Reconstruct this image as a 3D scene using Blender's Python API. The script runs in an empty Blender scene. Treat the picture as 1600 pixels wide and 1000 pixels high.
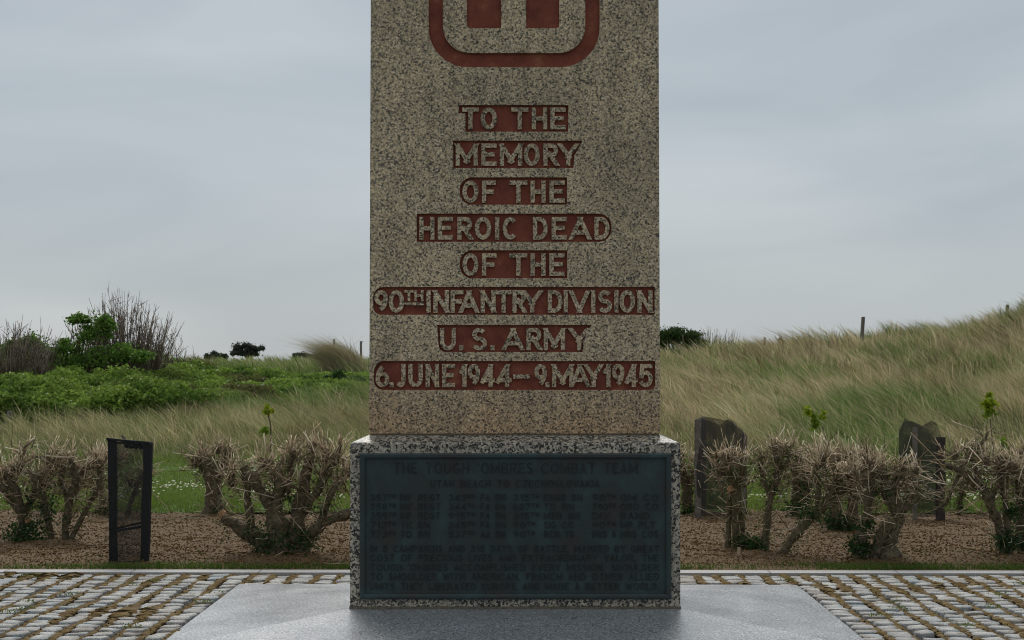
import bpy, math, random
import numpy as np
from mathutils import Vector, Matrix

random.seed(7); rng = np.random.default_rng(11)
SC = bpy.context.scene
COL = SC.collection
R = math.radians

# ------------------------------------------------------------------ camera, sky, sun, exposure
F = 2600.0; HZ = 572.0; H = 1.65            # focal length in photo pixels, horizon row, eye height
cd = bpy.data.cameras.new('camera'); cam = bpy.data.objects.new('camera', cd); COL.objects.link(cam)
cam.location = (0, 0, H); cam.rotation_euler = (R(90), 0, 0)
cd.sensor_width = 36; cd.lens = 36 * F / 1600; cd.shift_y = (HZ - 500) / 1600
cd.clip_end = 6000; cd.clip_start = .1
cd.dof.use_dof = True; cd.dof.focus_distance = 10.9; cd.dof.aperture_fstop = 11.0
SC.camera = cam

SUN_EL, SUN_AZ = R(50), R(-8)               # azimuth from +Y towards +X: veiled sun high beyond the monument
W = bpy.data.worlds.new('World'); SC.world = W; W.use_nodes = True
nt = W.node_tree; nt.nodes.clear()
sky = nt.nodes.new('ShaderNodeTexSky'); sky.sky_type = 'NISHITA'; sky.sun_disc = False
sky.sun_elevation = SUN_EL; sky.sun_rotation = SUN_AZ
bg1 = nt.nodes.new('ShaderNodeBackground'); bg1.inputs[1].default_value = .1
nt.links.new(sky.outputs[0], bg1.inputs[0])
tc = nt.nodes.new('ShaderNodeTexCoord'); mp = nt.nodes.new('ShaderNodeMapping')
mp.inputs['Scale'].default_value = (1.0, 1.0, 4.5)
nz = nt.nodes.new('ShaderNodeTexNoise'); nz.inputs['Scale'].default_value = 3.2
nz.inputs['Detail'].default_value = 4; nz.inputs['Roughness'].default_value = .45; nz.inputs['Distortion'].default_value = .5
rp = nt.nodes.new('ShaderNodeValToRGB')
rp.color_ramp.elements[0].position = .3; rp.color_ramp.elements[0].color = (.243, .273, .300, 1)
rp.color_ramp.elements[1].position = .72; rp.color_ramp.elements[1].color = (.326, .353, .370, 1)
bg2 = nt.nodes.new('ShaderNodeBackground'); bg2.inputs[1].default_value = 1.0
mx = nt.nodes.new('ShaderNodeMixShader'); mx.inputs[0].default_value = .93
wo = nt.nodes.new('ShaderNodeOutputWorld')
nt.links.new(tc.outputs['Generated'], mp.inputs[0]); nt.links.new(mp.outputs[0], nz.inputs['Vector'])
nt.links.new(nz.outputs[0], rp.inputs[0]); nt.links.new(rp.outputs[0], bg2.inputs[0])
nt.links.new(bg1.outputs[0], mx.inputs[1]); nt.links.new(bg2.outputs[0], mx.inputs[2])
nt.links.new(mx.outputs[0], wo.inputs[0])

sl = bpy.data.lights.new('sun', 'SUN'); sl.energy = 1.5; sl.angle = R(35); sl.color = (1, .97, .92)
so = bpy.data.objects.new('sun', sl); COL.objects.link(so)
sd = Vector((math.sin(SUN_AZ) * math.cos(SUN_EL), math.cos(SUN_AZ) * math.cos(SUN_EL), math.sin(SUN_EL)))
so.rotation_euler = sd.to_track_quat('Z', 'Y').to_euler()
so.location = sd * 50

SC.view_settings.view_transform = 'Standard'; SC.view_settings.look = 'None'
SC.view_settings.exposure = .62; SC.view_settings.gamma = 1; SC.view_settings.use_curve_mapping = False
SC.render.engine = 'CYCLES'
SC.cycles.filter_width = 1.05

# ------------------------------------------------------------------ helpers
def wx(px, D): return (px - 800.0) * D / F
def wz(py, D): return H + (HZ - py) * D / F
def gd(py, z=0.0): return (H - z) * F / (py - HZ)      # distance of a ground point seen at row py

def tag(o, label=None, cat=None, group=None, kind=None):
    if label: o['label'] = label
    if cat: o['category'] = cat
    if group: o['group'] = group
    if kind: o['kind'] = kind
    return o

def empty(name, loc=(0, 0, 0)):
    o = bpy.data.objects.new(name, None); COL.objects.link(o); o.location = loc
    o.empty_display_size = .1
    return o

def link(name, me, mat=None, parent=None):
    if mat and not me.materials: me.materials.append(mat)
    o = bpy.data.objects.new(name, me); COL.objects.link(o)
    if parent is not None:
        o.parent = parent; o.matrix_parent_inverse = Matrix.Translation(-Vector(parent.location)) if parent.parent is None else Matrix()
    return o

def npmesh(name, V, Fq=None, Ft=None, tint=None, smooth=False):
    """mesh from numpy arrays of vertices, quads, triangles"""
    me = bpy.data.meshes.new(name)
    nq = 0 if Fq is None else len(Fq); ntr = 0 if Ft is None else len(Ft)
    me.vertices.add(len(V)); me.vertices.foreach_set('co', np.asarray(V, np.float32).ravel())
    loops = []; starts = []
    if nq: loops.append(np.asarray(Fq, np.int32).ravel()); starts.append(np.arange(nq) * 4)
    if ntr: loops.append(np.asarray(Ft, np.int32).ravel()); starts.append(nq * 4 + np.arange(ntr) * 3)
    loops = np.concatenate(loops); starts = np.concatenate(starts)
    me.loops.add(len(loops)); me.loops.foreach_set('vertex_index', loops)
    me.polygons.add(len(starts)); me.polygons.foreach_set('loop_start', starts.astype(np.int32))
    me.update(calc_edges=True)
    if smooth: me.polygons.foreach_set('use_smooth', np.ones(len(starts), bool))
    if tint is not None:
        a = me.attributes.new('tint', 'FLOAT_COLOR', 'POINT')
        c = np.ones((len(V), 4), np.float32); c[:, :3] = tint
        a.data.foreach_set('color', c.ravel())
    return me

class MB:
    """small mesh builder"""
    def __init__(s): s.v = []; s.f = []
    def quadbox(s, x0, x1, y0, y1, z0, z1):
        b = len(s.v)
        s.v += [(x0,y0,z0),(x1,y0,z0),(x1,y1,z0),(x0,y1,z0),(x0,y0,z1),(x1,y0,z1),(x1,y1,z1),(x0,y1,z1)]
        s.f += [(b,b+3,b+2,b+1),(b+4,b+5,b+6,b+7),(b,b+1,b+5,b+4),(b+1,b+2,b+6,b+5),(b+2,b+3,b+7,b+6),(b+3,b,b+4,b+7)]
    def prism_y(s, poly, y0, y1, back=False):
        """polygon in xz extruded from y0 (front) to y1"""
        b = len(s.v); n = len(poly)
        s.v += [(p[0], y0, p[1]) for p in poly] + [(p[0], y1, p[1]) for p in poly]
        s.f.append(tuple(range(b, b + n)))
        if back: s.f.append(tuple(range(b + 2*n - 1, b + n - 1, -1)))
        for i in range(n):
            j = (i + 1) % n
            s.f.append((b + i, b + n + i, b + n + j, b + j))
    def tube(s, pts, rad, n=6, cap=True, jit=0.0):
        b = len(s.v); pts = [Vector(p) for p in pts]
        for i, p in enumerate(pts):
            d = (pts[min(i+1, len(pts)-1)] - pts[max(i-1, 0)]).normalized()
            u = d.cross(Vector((0, 1, .13))); u = u.normalized() if u.length > 1e-3 else Vector((1, 0, 0))
            w = d.cross(u)
            for k in range(n):
                a = 2 * math.pi * k / n
                r = rad[i] * (1 + random.uniform(-jit, jit))
                s.v.append(tuple(p + (u * math.cos(a) + w * math.sin(a)) * r))
        for i in range(len(pts) - 1):
            for k in range(n):
                k2 = (k + 1) % n
                s.f.append((b+i*n+k, b+i*n+k2, b+(i+1)*n+k2, b+(i+1)*n+k))
        if cap:
            s.f.append(tuple(b + k for k in range(n))[::-1]); m = b + (len(pts)-1)*n
            s.f.append(tuple(m + k for k in range(n)))
    def mesh(s, name, smooth=False):
        me = bpy.data.meshes.new(name); me.from_pydata(s.v, [], s.f); me.update()
        import bmesh
        bm = bmesh.new(); bm.from_mesh(me); bmesh.ops.recalc_face_normals(bm, faces=bm.faces); bm.to_mesh(me); bm.free()
        if smooth: me.polygons.foreach_set('use_smooth', [True]*len(me.polygons))
        return me
    def build(s, name, mat, parent=None, smooth=False): return link(name, s.mesh(name, smooth), mat, parent)

_L = rng.random((256, 256))
def vnoise(x, y, seed=0):
    x = np.asarray(x, float) + seed * 17.31; y = np.asarray(y, float) + seed * 9.77
    xi = np.floor(x).astype(int); yi = np.floor(y).astype(int); fx = x - xi; fy = y - yi
    fx = fx*fx*(3-2*fx); fy = fy*fy*(3-2*fy)
    g = lambda a, b: _L[a & 255, b & 255]
    return (g(xi,yi)*(1-fx)+g(xi+1,yi)*fx)*(1-fy)+(g(xi,yi+1)*(1-fx)+g(xi+1,yi+1)*fx)*fy
def fbm(x, y, seed=0, o=3):
    t = 0; a = 1; s = 0
    for i in range(o): t = t + a*vnoise(x*2**i, y*2**i, seed+i); s += a; a *= .5
    return t / s

# ------------------------------------------------------------------ materials
def newmat(name):
    m = bpy.data.materials.new(name); m.use_nodes = True
    n = m.node_tree.nodes; b = n['Principled BSDF']; return m, m.node_tree, b
def N(t, kind, **kw):
    n = t.nodes.new(kind)
    for k, v in kw.items():
        if k in n.inputs: n.inputs[k].default_value = v
        else: setattr(n, k, v)
    return n
def ramp(t, stops, interp='LINEAR'):
    r = t.nodes.new('ShaderNodeValToRGB'); r.color_ramp.interpolation = interp
    e = r.color_ramp.elements
    e[0].position = stops[0][0]; e[0].color = (*stops[0][1], 1)
    e[1].position = stops[-1][0]; e[1].color = (*stops[-1][1], 1)
    for p, c in stops[1:-1]:
        k = e.new(p); k.color = (*c, 1)
    return r
def mixc(t, fac, a, b, mode='MIX'):
    m = t.nodes.new('ShaderNodeMix'); m.data_type = 'RGBA'; m.blend_type = mode
    for sock, val in ((m.inputs[0], fac), (m.inputs[6], a), (m.inputs[7], b)):
        if hasattr(val, 'links') or hasattr(val, 'is_linked'): t.links.new(val, sock)
        elif isinstance(val, (int, float)): sock.default_value = val
        else: sock.default_value = (*val, 1)
    return m.outputs[2]
def bump(t, b, h, strength=.3, dist=.01):
    n = N(t, 'ShaderNodeBump', Strength=strength, Distance=dist)
    t.links.new(h, n.inputs['Height']); t.links.new(n.outputs[0], b.inputs['Normal'])

def granite(name, stops, scale, rough=.45, warm=None, bmp=.25):
    m, t, b = newmat(name)
    tc = N(t, 'ShaderNodeTexCoord')
    nz = N(t, 'ShaderNodeTexNoise', Scale=scale*.9, Detail=2.0)
    add = t.nodes.new('ShaderNodeVectorMath'); add.operation = 'MULTIPLY_ADD'
    t.links.new(tc.outputs['Object'], nz.inputs['Vector'])
    t.links.new(nz.outputs['Color'], add.inputs[0]); add.inputs[1].default_value = (.035*55/scale,)*3
    t.links.new(tc.outputs['Object'], add.inputs[2])
    vo = N(t, 'ShaderNodeTexVoronoi', Scale=scale); t.links.new(add.outputs[0], vo.inputs['Vector'])
    sep = N(t, 'ShaderNodeSeparateColor'); t.links.new(vo.outputs['Color'], sep.inputs[0])
    rp = ramp(t, stops, 'CONSTANT'); t.links.new(sep.outputs[0], rp.inputs[0])
    c = rp.outputs[0]
    n3 = N(t, 'ShaderNodeTexNoise', Scale=scale*3.2, Detail=2.0); t.links.new(tc.outputs['Object'], n3.inputs['Vector'])
    r3 = ramp(t, [(.35, (.75,.75,.75)), (.65, (1.2,1.2,1.2))]); t.links.new(n3.outputs[0], r3.inputs[0])
    c = mixc(t, .8, c, r3.outputs[0], 'MULTIPLY')
    n2 = N(t, 'ShaderNodeTexNoise', Scale=1.7, Detail=5.0, Roughness=.6); t.links.new(tc.outputs['Object'], n2.inputs['Vector'])
    r2 = ramp(t, [(.3, (.72,.71,.70)), (.7, (1.12,1.1,1.06))]); t.links.new(n2.outputs[0], r2.inputs[0])
    c = mixc(t, .8, c, r2.outputs[0], 'MULTIPLY')
    if warm:                                            # rusty lichen tint near the foot of the stone
        sp = N(t, 'ShaderNodeSeparateXYZ'); t.links.new(tc.outputs['Object'], sp.inputs[0])
        mr = N(t, 'ShaderNodeMapRange'); mr.inputs[1].default_value = 1.75; mr.inputs[2].default_value = 1.2
        t.links.new(sp.outputs[2], mr.inputs[0])
        mm = N(t, 'ShaderNodeMath', operation='MULTIPLY'); t.links.new(mr.outputs[0], mm.inputs[0]); t.links.new(n2.outputs[0], mm.inputs[1])
        c = mixc(t, mm.outputs[0], c, warm, 'MULTIPLY')
    mpn = N(t, 'ShaderNodeMapping'); mpn.inputs['Scale'].default_value = (11, 11, .7); t.links.new(tc.outputs['Object'], mpn.inputs[0])
    n4 = N(t, 'ShaderNodeTexNoise', Scale=1.0, Detail=4.0, Roughness=.6); t.links.new(mpn.outputs[0], n4.inputs['Vector'])
    r4 = ramp(t, [(.35, (.80,.79,.77)), (.62, (1.06,1.05,1.04))]); t.links.new(n4.outputs[0], r4.inputs[0])
    c = mixc(t, .8, c, r4.outputs[0], 'MULTIPLY')            # rain streaks
    t.links.new(c, b.inputs['Base Color']); b.inputs['Roughness'].default_value = rough
    bump(t, b, sep.outputs[1], bmp, .003)
    return m

M = {}
M['shaft'] = granite('tan_granite', [(0,(.085,.072,.058)),(.14,(.23,.19,.14)),(.28,(.50,.395,.25)),(.54,(.67,.53,.34)),(.78,(.36,.31,.24)),(.85,(.82,.68,.48))], 112, .6, (.9,.62,.42))
M['pedestal'] = granite('grey_granite', [(0,(.025,.024,.022)),(.26,(.13,.12,.10)),(.42,(.50,.44,.35)),(.66,(.62,.56,.45)),(.85,(.32,.30,.27))], 84, .38)
def slabmat():
    m, t, b = newmat('honed_granite'); tc = N(t, 'ShaderNodeTexCoord')
    n1 = N(t, 'ShaderNodeTexNoise', Scale=75.0, Detail=3.0, Roughness=.75); t.links.new(tc.outputs['Object'], n1.inputs['Vector'])
    r1 = ramp(t, [(.38,(.06,.065,.07)),(.46,(.22,.23,.24)),(.56,(.37,.385,.395)),(.64,(.60,.61,.61))]); t.links.new(n1.outputs[0], r1.inputs[0])
    n2 = N(t, 'ShaderNodeTexNoise', Scale=2.2, Detail=4.0); t.links.new(tc.outputs['Object'], n2.inputs['Vector'])
    r2 = ramp(t, [(.3,(.86,.86,.86)),(.7,(1.08,1.08,1.08))]); t.links.new(n2.outputs[0], r2.inputs[0])
    t.links.new(mixc(t, 1.0, r1.outputs[0], r2.outputs[0], 'MULTIPLY'), b.inputs['Base Color'])
    rr = ramp(t, [(.3,(.29,)*3),(.7,(.37,)*3)]); t.links.new(n2.outputs[0], rr.inputs[0]); t.links.new(rr.outputs[0], b.inputs['Roughness'])
    b.inputs['IOR'].default_value = 2.0
    bump(t, b, n1.outputs[0], .06, .001)
    return m
M['slab'] = slabmat()
def redmat():
    m, t, b = newmat('red_stone_paint'); tc = N(t, 'ShaderNodeTexCoord')
    n1 = N(t, 'ShaderNodeTexNoise', Scale=9.0, Detail=6.0, Roughness=.65); t.links.new(tc.outputs['Object'], n1.inputs['Vector'])
    r1 = ramp(t, [(.3,(.16,.036,.018)),(.55,(.25,.062,.033)),(.75,(.34,.125,.07))]); t.links.new(n1.outputs[0], r1.inputs[0])
    n2 = N(t, 'ShaderNodeTexNoise', Scale=160.0, Detail=2.0); t.links.new(tc.outputs['Object'], n2.inputs['Vector'])
    r2 = ramp(t, [(.35,(.8,.8,.8)),(.7,(1.2,1.2,1.2))]); t.links.new(n2.outputs[0], r2.inputs[0])
    t.links.new(mixc(t, 1.0, r1.outputs[0], r2.outputs[0], 'MULTIPLY'), b.inputs['Base Color'])
    b.inputs['Roughness'].default_value = .8; bump(t, b, n2.outputs[0], .4, .002)
    return m
M['red'] = redmat()
def bronze():
    m, t, b = newmat('patinated_bronze'); tc = N(t, 'ShaderNodeTexCoord')
    n1 = N(t, 'ShaderNodeTexNoise', Scale=4.0, Detail=6.0, Roughness=.6, Distortion=.3); t.links.new(tc.outputs['Object'], n1.inputs['Vector'])
    r1 = ramp(t, [(.32,(.048,.046,.040)),(.48,(.040,.053,.052)),(.62,(.044,.074,.076)),(.78,(.062,.102,.104))]); t.links.new(n1.outputs[0], r1.inputs[0])
    t.links.new(r1.outputs[0], b.inputs['Base Color'])
    b.inputs['Metallic'].default_value = .35; b.inputs['Roughness'].default_value = .42
    n2 = N(t, 'ShaderNodeTexNoise', Scale=120.0, Detail=3.0); t.links.new(tc.outputs['Object'], n2.inputs['Vector']); bump(t, b, n2.outputs[0], .25, .002)
    return m
M['bronze'] = bronze()
def simple(name, c, rough=.8, scale=30, var=.35, c2=None, bmp=.3, metallic=0):
    m, t, b = newmat(name); tc = N(t, 'ShaderNodeTexCoord')
    n1 = N(t, 'ShaderNodeTexNoise', Scale=float(scale), Detail=5.0, Roughness=.65); t.links.new(tc.outputs['Object'], n1.inputs['Vector'])
    lo = tuple(v*(1-var) for v in c); hi = c2 or tuple(v*(1+var) for v in c)
    r1 = ramp(t, [(.3, lo), (.7, hi)]); t.links.new(n1.outputs[0], r1.inputs[0])
    t.links.new(r1.outputs[0], b.inputs['Base Color']); b.inputs['Roughness'].default_value = rough
    b.inputs['Metallic'].default_value = metallic
    bump(t, b, n1.outputs[0], bmp, .01)
    return m
M['mortar'] = simple('mortar', (.16,.13,.09), .9, 40)
M['kerb'] = simple('pale_kerb_granite', (.39,.38,.365), .7, 60, .2)
M['soil'] = simple('damp_soil', (.120,.071,.029), .95, 25, .45)
M['bark'] = simple('mossy_bark', (.075,.062,.034), .95, 26, .6, (.21,.165,.10), 1.0)
M['wood'] = simple('weathered_wood', (.16,.14,.12), .9, 22, .4)
M['darkwood'] = simple('dark_wet_wood', (.045,.036,.028), .9, 22, .4)
M['blackframe'] = simple('black_wrapped_frame', (.006,.006,.007), .8, 40, .5)
M['orangecut'] = simple('fresh_cut_wood', (.50,.27,.13), .8, 60, .3)
M['moss'] = simple('brown_moss', (.115,.062,.020), .97, 14, .45, (.20,.135,.04), .8)
M['jointsoil'] = simple('joint_soil', (.035,.028,.02), .97, 40)

def sett():
    m, t, b = newmat('granite_sett'); tc = N(t, 'ShaderNodeTexCoord'); ge = N(t, 'ShaderNodeNewGeometry')
    n1 = N(t, 'ShaderNodeTexNoise', Scale=150.0, Detail=3.0, Roughness=.7); t.links.new(ge.outputs['Position'], n1.inputs['Vector'])
    r1 = ramp(t, [(.36,(.10,.095,.09)),(.46,(.35,.345,.33)),(.6,(.58,.57,.54))]); t.links.new(n1.outputs[0], r1.inputs[0])
    vo = N(t, 'ShaderNodeTexVoronoi', Scale=4.3); t.links.new(ge.outputs['Position'], vo.inputs['Vector'])
    sep = N(t, 'ShaderNodeSeparateColor'); t.links.new(vo.outputs['Color'], sep.inputs[0])
    r2 = ramp(t, [(0,(.80,.74,.70)),(.4,(.92,.93,.94)),(.7,(1.06,1.06,1.05)),(1,(.74,.82,.88))]); t.links.new(sep.outputs[0], r2.inputs[0])
    c = mixc(t, 1.0, r1.outputs[0], r2.outputs[0], 'MULTIPLY')
    n3 = N(t, 'ShaderNodeTexNoise', Scale=7.0, Detail=5.0, Roughness=.7); t.links.new(ge.outputs['Position'], n3.inputs['Vector'])
    r3 = ramp(t, [(.5,(0,0,0)),(.7,(.75,.75,.75))]); t.links.new(n3.outputs[0], r3.inputs[0])
    c = mixc(t, r3.outputs[0], c, (.20,.15,.08))
    t.links.new(c, b.inputs['Base Color']); b.inputs['Roughness'].default_value = .8
    bump(t, b, n1.outputs[0], .6, .005)
    return m
M['sett'] = sett()
def tinted(name, rough=.7, trans=.25, bmp=None):
    m, t, b = newmat(name); a = N(t, 'ShaderNodeAttribute'); a.attribute_name = 'tint'
    t.links.new(a.outputs['Color'], b.inputs['Base Color']); b.inputs['Roughness'].default_value = rough
    b.inputs['Specular IOR Level'].default_value = .1
    if trans:
        tr = N(t, 'ShaderNodeBsdfTranslucent'); t.links.new(a.outputs['Color'], tr.inputs[0])
        ms = N(t, 'ShaderNodeMixShader'); ms.inputs[0].default_value = trans
        t.links.new(b.outputs[0], ms.inputs[1]); t.links.new(tr.outputs[0], ms.inputs[2])
        t.links.new(ms.outputs[0], t.nodes['Material Output'].inputs[0])
    return m
M['grass'] = tinted('grass_blades', .6, .3)
M['leaf'] = tinted('leaves', .45, .3)
M['twig'] = tinted('cut_twigs', .8, 0)
M['chip'] = tinted('bark_chips', .9, 0)
def netmat():
    m, t, b = newmat('black_netting'); tc = N(t, 'ShaderNodeTexCoord')
    b.inputs['Base Color'].default_value = (.012,.013,.012,1); b.inputs['Roughness'].default_value = .7
    n1 = N(t, 'ShaderNodeTexNoise', Scale=9.0, Detail=4.0); t.links.new(tc.outputs['Object'], n1.inputs['Vector'])
    wv = N(t, 'ShaderNodeTexNoise', Scale=420.0, Detail=0.0); t.links.new(tc.outputs['Object'], wv.inputs['Vector'])
    r1 = ramp(t, [(.3,(.34,)*3),(.7,(.62,)*3)]); t.links.new(n1.outputs[0], r1.inputs[0])
    ad = N(t, 'ShaderNodeMath', operation='ADD'); t.links.new(r1.outputs[0], ad.inputs[0])
    sb = N(t, 'ShaderNodeMath', operation='SUBTRACT'); t.links.new(wv.outputs[0], sb.inputs[0]); sb.inputs[1].default_value = .5
    t.links.new(sb.outputs[0], ad.inputs[1]); ad.use_clamp = True
    tr = N(t, 'ShaderNodeBsdfTransparent'); ms = N(t, 'ShaderNodeMixShader')
    t.links.new(ad.outputs[0], ms.inputs[0]); t.links.new(tr.outputs[0], ms.inputs[1]); t.links.new(b.outputs[0], ms.inputs[2])
    t.links.new(ms.outputs[0], t.nodes['Material Output'].inputs[0])
    return m
M['net'] = netmat()
M['net2'] = M['net'].copy(); M['net2'].name = 'dense_black_netting'; M['net2'].node_tree.nodes['Principled BSDF'].inputs['Base Color'].default_value = (.034,.033,.028,1)
for nd in M['net2'].node_tree.nodes:
    if nd.type == 'VALTORGB':
        nd.color_ramp.elements[0].color = (.48, .48, .48, 1); nd.color_ramp.elements[1].color = (.82, .82, .82, 1)
def groundmat():
    m, t, b = newmat('dune_ground'); tc = N(t, 'ShaderNodeTexCoord')
    n1 = N(t, 'ShaderNodeTexNoise', Scale=.45, Detail=8.0, Roughness=.7); t.links.new(tc.outputs['Object'], n1.inputs['Vector'])
    r1 = ramp(t, [(.35,(.045,.075,.022)),(.5,(.085,.095,.038)),(.65,(.16,.13,.07))]); t.links.new(n1.outputs[0], r1.inputs[0])
    t.links.new(r1.outputs[0], b.inputs['Base Color']); b.inputs['Roughness'].default_value = 1
    bump(t, b, n1.outputs[0], .6, .2)
    return m
M['ground'] = groundmat()
M['lawn'] = simple('lawn_soil', (.06,.12,.02), 1, 12, .35)

# ------------------------------------------------------------------ terrain
CX = np.array([-60,-30,-14,-10.4,-7,-4.2,0,4.6,7.4,10.6,12.5,13.8,14.6,15.6,18,24,60])
CZ = np.array([1.9,1.75,1.72,1.62,1.58,1.60,1.60,1.72,1.84,2.08,2.30,2.46,2.68,3.05,3.6,4.1,4.3])
def terr(x, y):
    x = np.asarray(x, float); y = np.asarray(y, float)
    c = np.interp(x * 50 / np.maximum(y, 30), CX, CZ)
    p = np.interp(y, [25, 28, 32, 38, 46, 50, 56, 75, 110, 160, 4000], [0, .07, .27, .60, .95, 1, 1.0, .62, .35, .3, .3])
    z = c * p + (fbm(x*.35, y*.3, 3) - .5) * .32 * np.clip((y-26)/8, 0, 1) * np.clip((90-y)/30, 0, 1)
    return z
def build_ground():
    ys = np.concatenate([[-300,-60,-10,0,5,9,13.5], np.arange(17.5, 62, .5), np.arange(62, 130, 4), [160, 220, 320, 500, 900, 1800, 4000]])
    xs = np.concatenate([[-3000,-800,-300,-120,-60], np.arange(-40, 40.5, .8), [60,120,300,800,3000]])
    X, Y = np.meshgrid(xs, ys); Z = terr(X, Y) - .03
    Z = np.where(Y < 26, -.09, Z)
    V = np.stack([X, Y, Z], -1).reshape(-1, 3); nx, ny = len(xs), len(ys)
    i = np.arange(nx*ny).reshape(ny, nx)
    Q = np.stack([i[:-1,:-1], i[:-1,1:], i[1:,1:], i[1:,:-1]], -1).reshape(-1, 4)
    o = link('ground', npmesh('ground', V, Q, smooth=True), M['ground']); tag(o, kind='structure')
build_ground()
def sheet(name, x0, x1, y0, y1, nx, ny, zf, mat, rot=0):
    xs = np.linspace(x0, x1, nx); ys = np.linspace(y0, y1, ny); X, Y = np.meshgrid(xs, ys); Z = zf(X, Y)
    V = np.stack([X, Y, Z], -1).reshape(-1, 3)
    i = np.arange(nx*ny).reshape(ny, nx)
    Q = np.stack([i[:-1,:-1], i[:-1,1:], i[1:,1:], i[1:,:-1]], -1).reshape(-1, 4)
    return link(name, npmesh(name, V, Q, smooth=True), mat)
YAW = R(-.55)
def yaw(x, y, cy=11.5):
    c, s = math.cos(YAW), math.sin(YAW); return x*c - (y-cy)*s, x*s + (y-cy)*c + cy

bedz = lambda X, Y: ((fbm(X*5, Y*5, 5, 4)-.45)*.08 + (fbm(X*.9, Y*.9, 8)-.4)*.08 + .03)*np.clip((Y-13.62)/.4, 0, 1) - .012
o = sheet('planting_bed', -7.5, 7.5, 13.62, 18.6, 380, 150, bedz, M['soil']); tag(o, kind='structure')
lawnz = lambda X, Y: .03 + np.clip((Y-18.3)/.5, 0, 1)*.03 + (fbm(X*.8, Y*.8, 9)-.5)*.05 + np.clip((Y-25)/3, 0, 1)*.08
o = sheet('lawn', -12, 12, 18.35, 28.5, 80, 60, lawnz, M['lawn']); tag(o, kind='structure')

# ------------------------------------------------------------------ vegetation batches
def blades(name, P, h, lean, w, col, mat=None, tipcol=1.15):
    """N grass blades: root quad + tip triangle, tips carried by lean (dx,dy)"""
    n = len(P); a = rng.uniform(0, math.pi, n)
    d = np.stack([np.cos(a), np.sin(a)*.6, np.zeros(n)], 1) * (w/2)[:, None]
    L = np.concatenate([lean, np.zeros((n, 1))], 1)
    up = np.zeros((n, 3)); up[:, 2] = 1
    mid = P + up*(h*.6)[:, None] + L*(h*.28)[:, None]
    tip = P + up*(h*.92)[:, None] + L*h[:, None]
    V = np.stack([P-d, P+d, mid+d*.8, mid-d*.8, tip], 1).reshape(-1, 3)
    b = np.arange(n)*5
    Q = np.stack([b, b+1, b+2, b+3], 1); T = np.stack([b+3, b+2, b+4], 1)
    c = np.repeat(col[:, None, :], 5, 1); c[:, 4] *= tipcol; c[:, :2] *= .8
    return npmesh(name, V, Q, T, np.clip(c.reshape(-1, 3), 0, 1))
def leaves(name, P, size, col, droop=.5, aspect=.55):
    n = len(P)
    a = rng.uniform(0, 2*math.pi, n); e = rng.normal(0, droop, n)
    ax = np.stack([np.cos(a)*np.cos(e), np.sin(a)*np.cos(e), np.sin(e)], 1)
    r = rng.normal(0, 1, (n, 3)); r[:, 2] = np.abs(r[:, 2])*.4
    sd = np.cross(ax, r); sd /= np.linalg.norm(sd, axis=1)[:, None] + 1e-9
    s = size[:, None]; nr = np.cross(ax, sd)
    V = np.stack([P-ax*s*.5, P+sd*s*aspect*.5 + nr*s*.08, P+ax*s*.5, P-sd*s*aspect*.5 + nr*s*.08], 1).reshape(-1, 3)
    b = np.arange(n)*4; T = np.concatenate([np.stack([b, b+1, b+2], 1), np.stack([b, b+2, b+3], 1)])
    return npmesh(name, V, None, T, np.clip(np.repeat(col, 4, 0), 0, 1))
def twigs(name, A, B, C, r0, r1, col, sides=4):
    """N bent twigs through A,B,C"""
    n = len(A); rings = []
    for P, d, r in ((A, B-A, r0), (B, C-A, (r0+r1)/2), (C, C-B, r1)):
        d = d/(np.linalg.norm(d, axis=1)[:, None]+1e-9)
        u = np.cross(d, np.array([.1, 1, .2])); u /= np.linalg.norm(u, axis=1)[:, None]+1e-9
        v = np.cross(d, u)
        for k in range(sides):
            t = 2*math.pi*k/sides
            rings.append(P + (u*math.cos(t) + v*math.sin(t))*r[:, None])
    V = np.stack(rings, 1).reshape(-1, 3); m = sides*3
    b = (np.arange(n)*m)[:, None]; Q = []
    for i in range(2):
        for k in range(sides):
            k2 = (k+1) % sides
            Q.append(np.concatenate([b+i*sides+k, b+i*sides+k2, b+(i+1)*sides+k2, b+(i+1)*sides+k], 1))
    Q.append(np.concatenate([b+2*sides+k for k in range(4)], 1)) if sides == 4 else None
    Q = np.concatenate(Q)
    c = np.repeat(col[:, None, :], m, 1); c[:, 2*sides:] *= 1.5
    return npmesh(name, V, Q, None, np.clip(c.reshape(-1, 3), 0, 1))
def lerpc(a, b, t): return np.asarray(a)[None]*(1-t[:, None]) + np.asarray(b)[None]*t[:, None]
def frust(n, y0, y1, margin=1.22, power=1.0):
    """points in view: uniform in picture terms"""
    D = 1/np.interp(rng.random(n)**power, [0, 1], [1/y1, 1/y0])
    x = rng.uniform(-1, 1, n) * D * 800/F * margin
    return x, D
def brambly(x, y):
    """1 where the bramble cover grows on the left bank"""
    px = x/y*F + 800
    e = (fbm(x*.5, y*.5, 21)-.5)*6
    far = np.interp(px, [-400, 0, 100, 250, 330, 570, 640], [46, 42, 42, 41.5, 40.5, 41, 38])
    near = np.interp(px, [-400, 0, 100, 260, 330, 570, 640], [29.4, 29.4, 29.6, 31.0, 34.0, 34.8, 38])
    return (px < 610) & (y+e*.5 > near) & (y+e*.4 < far)

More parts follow.
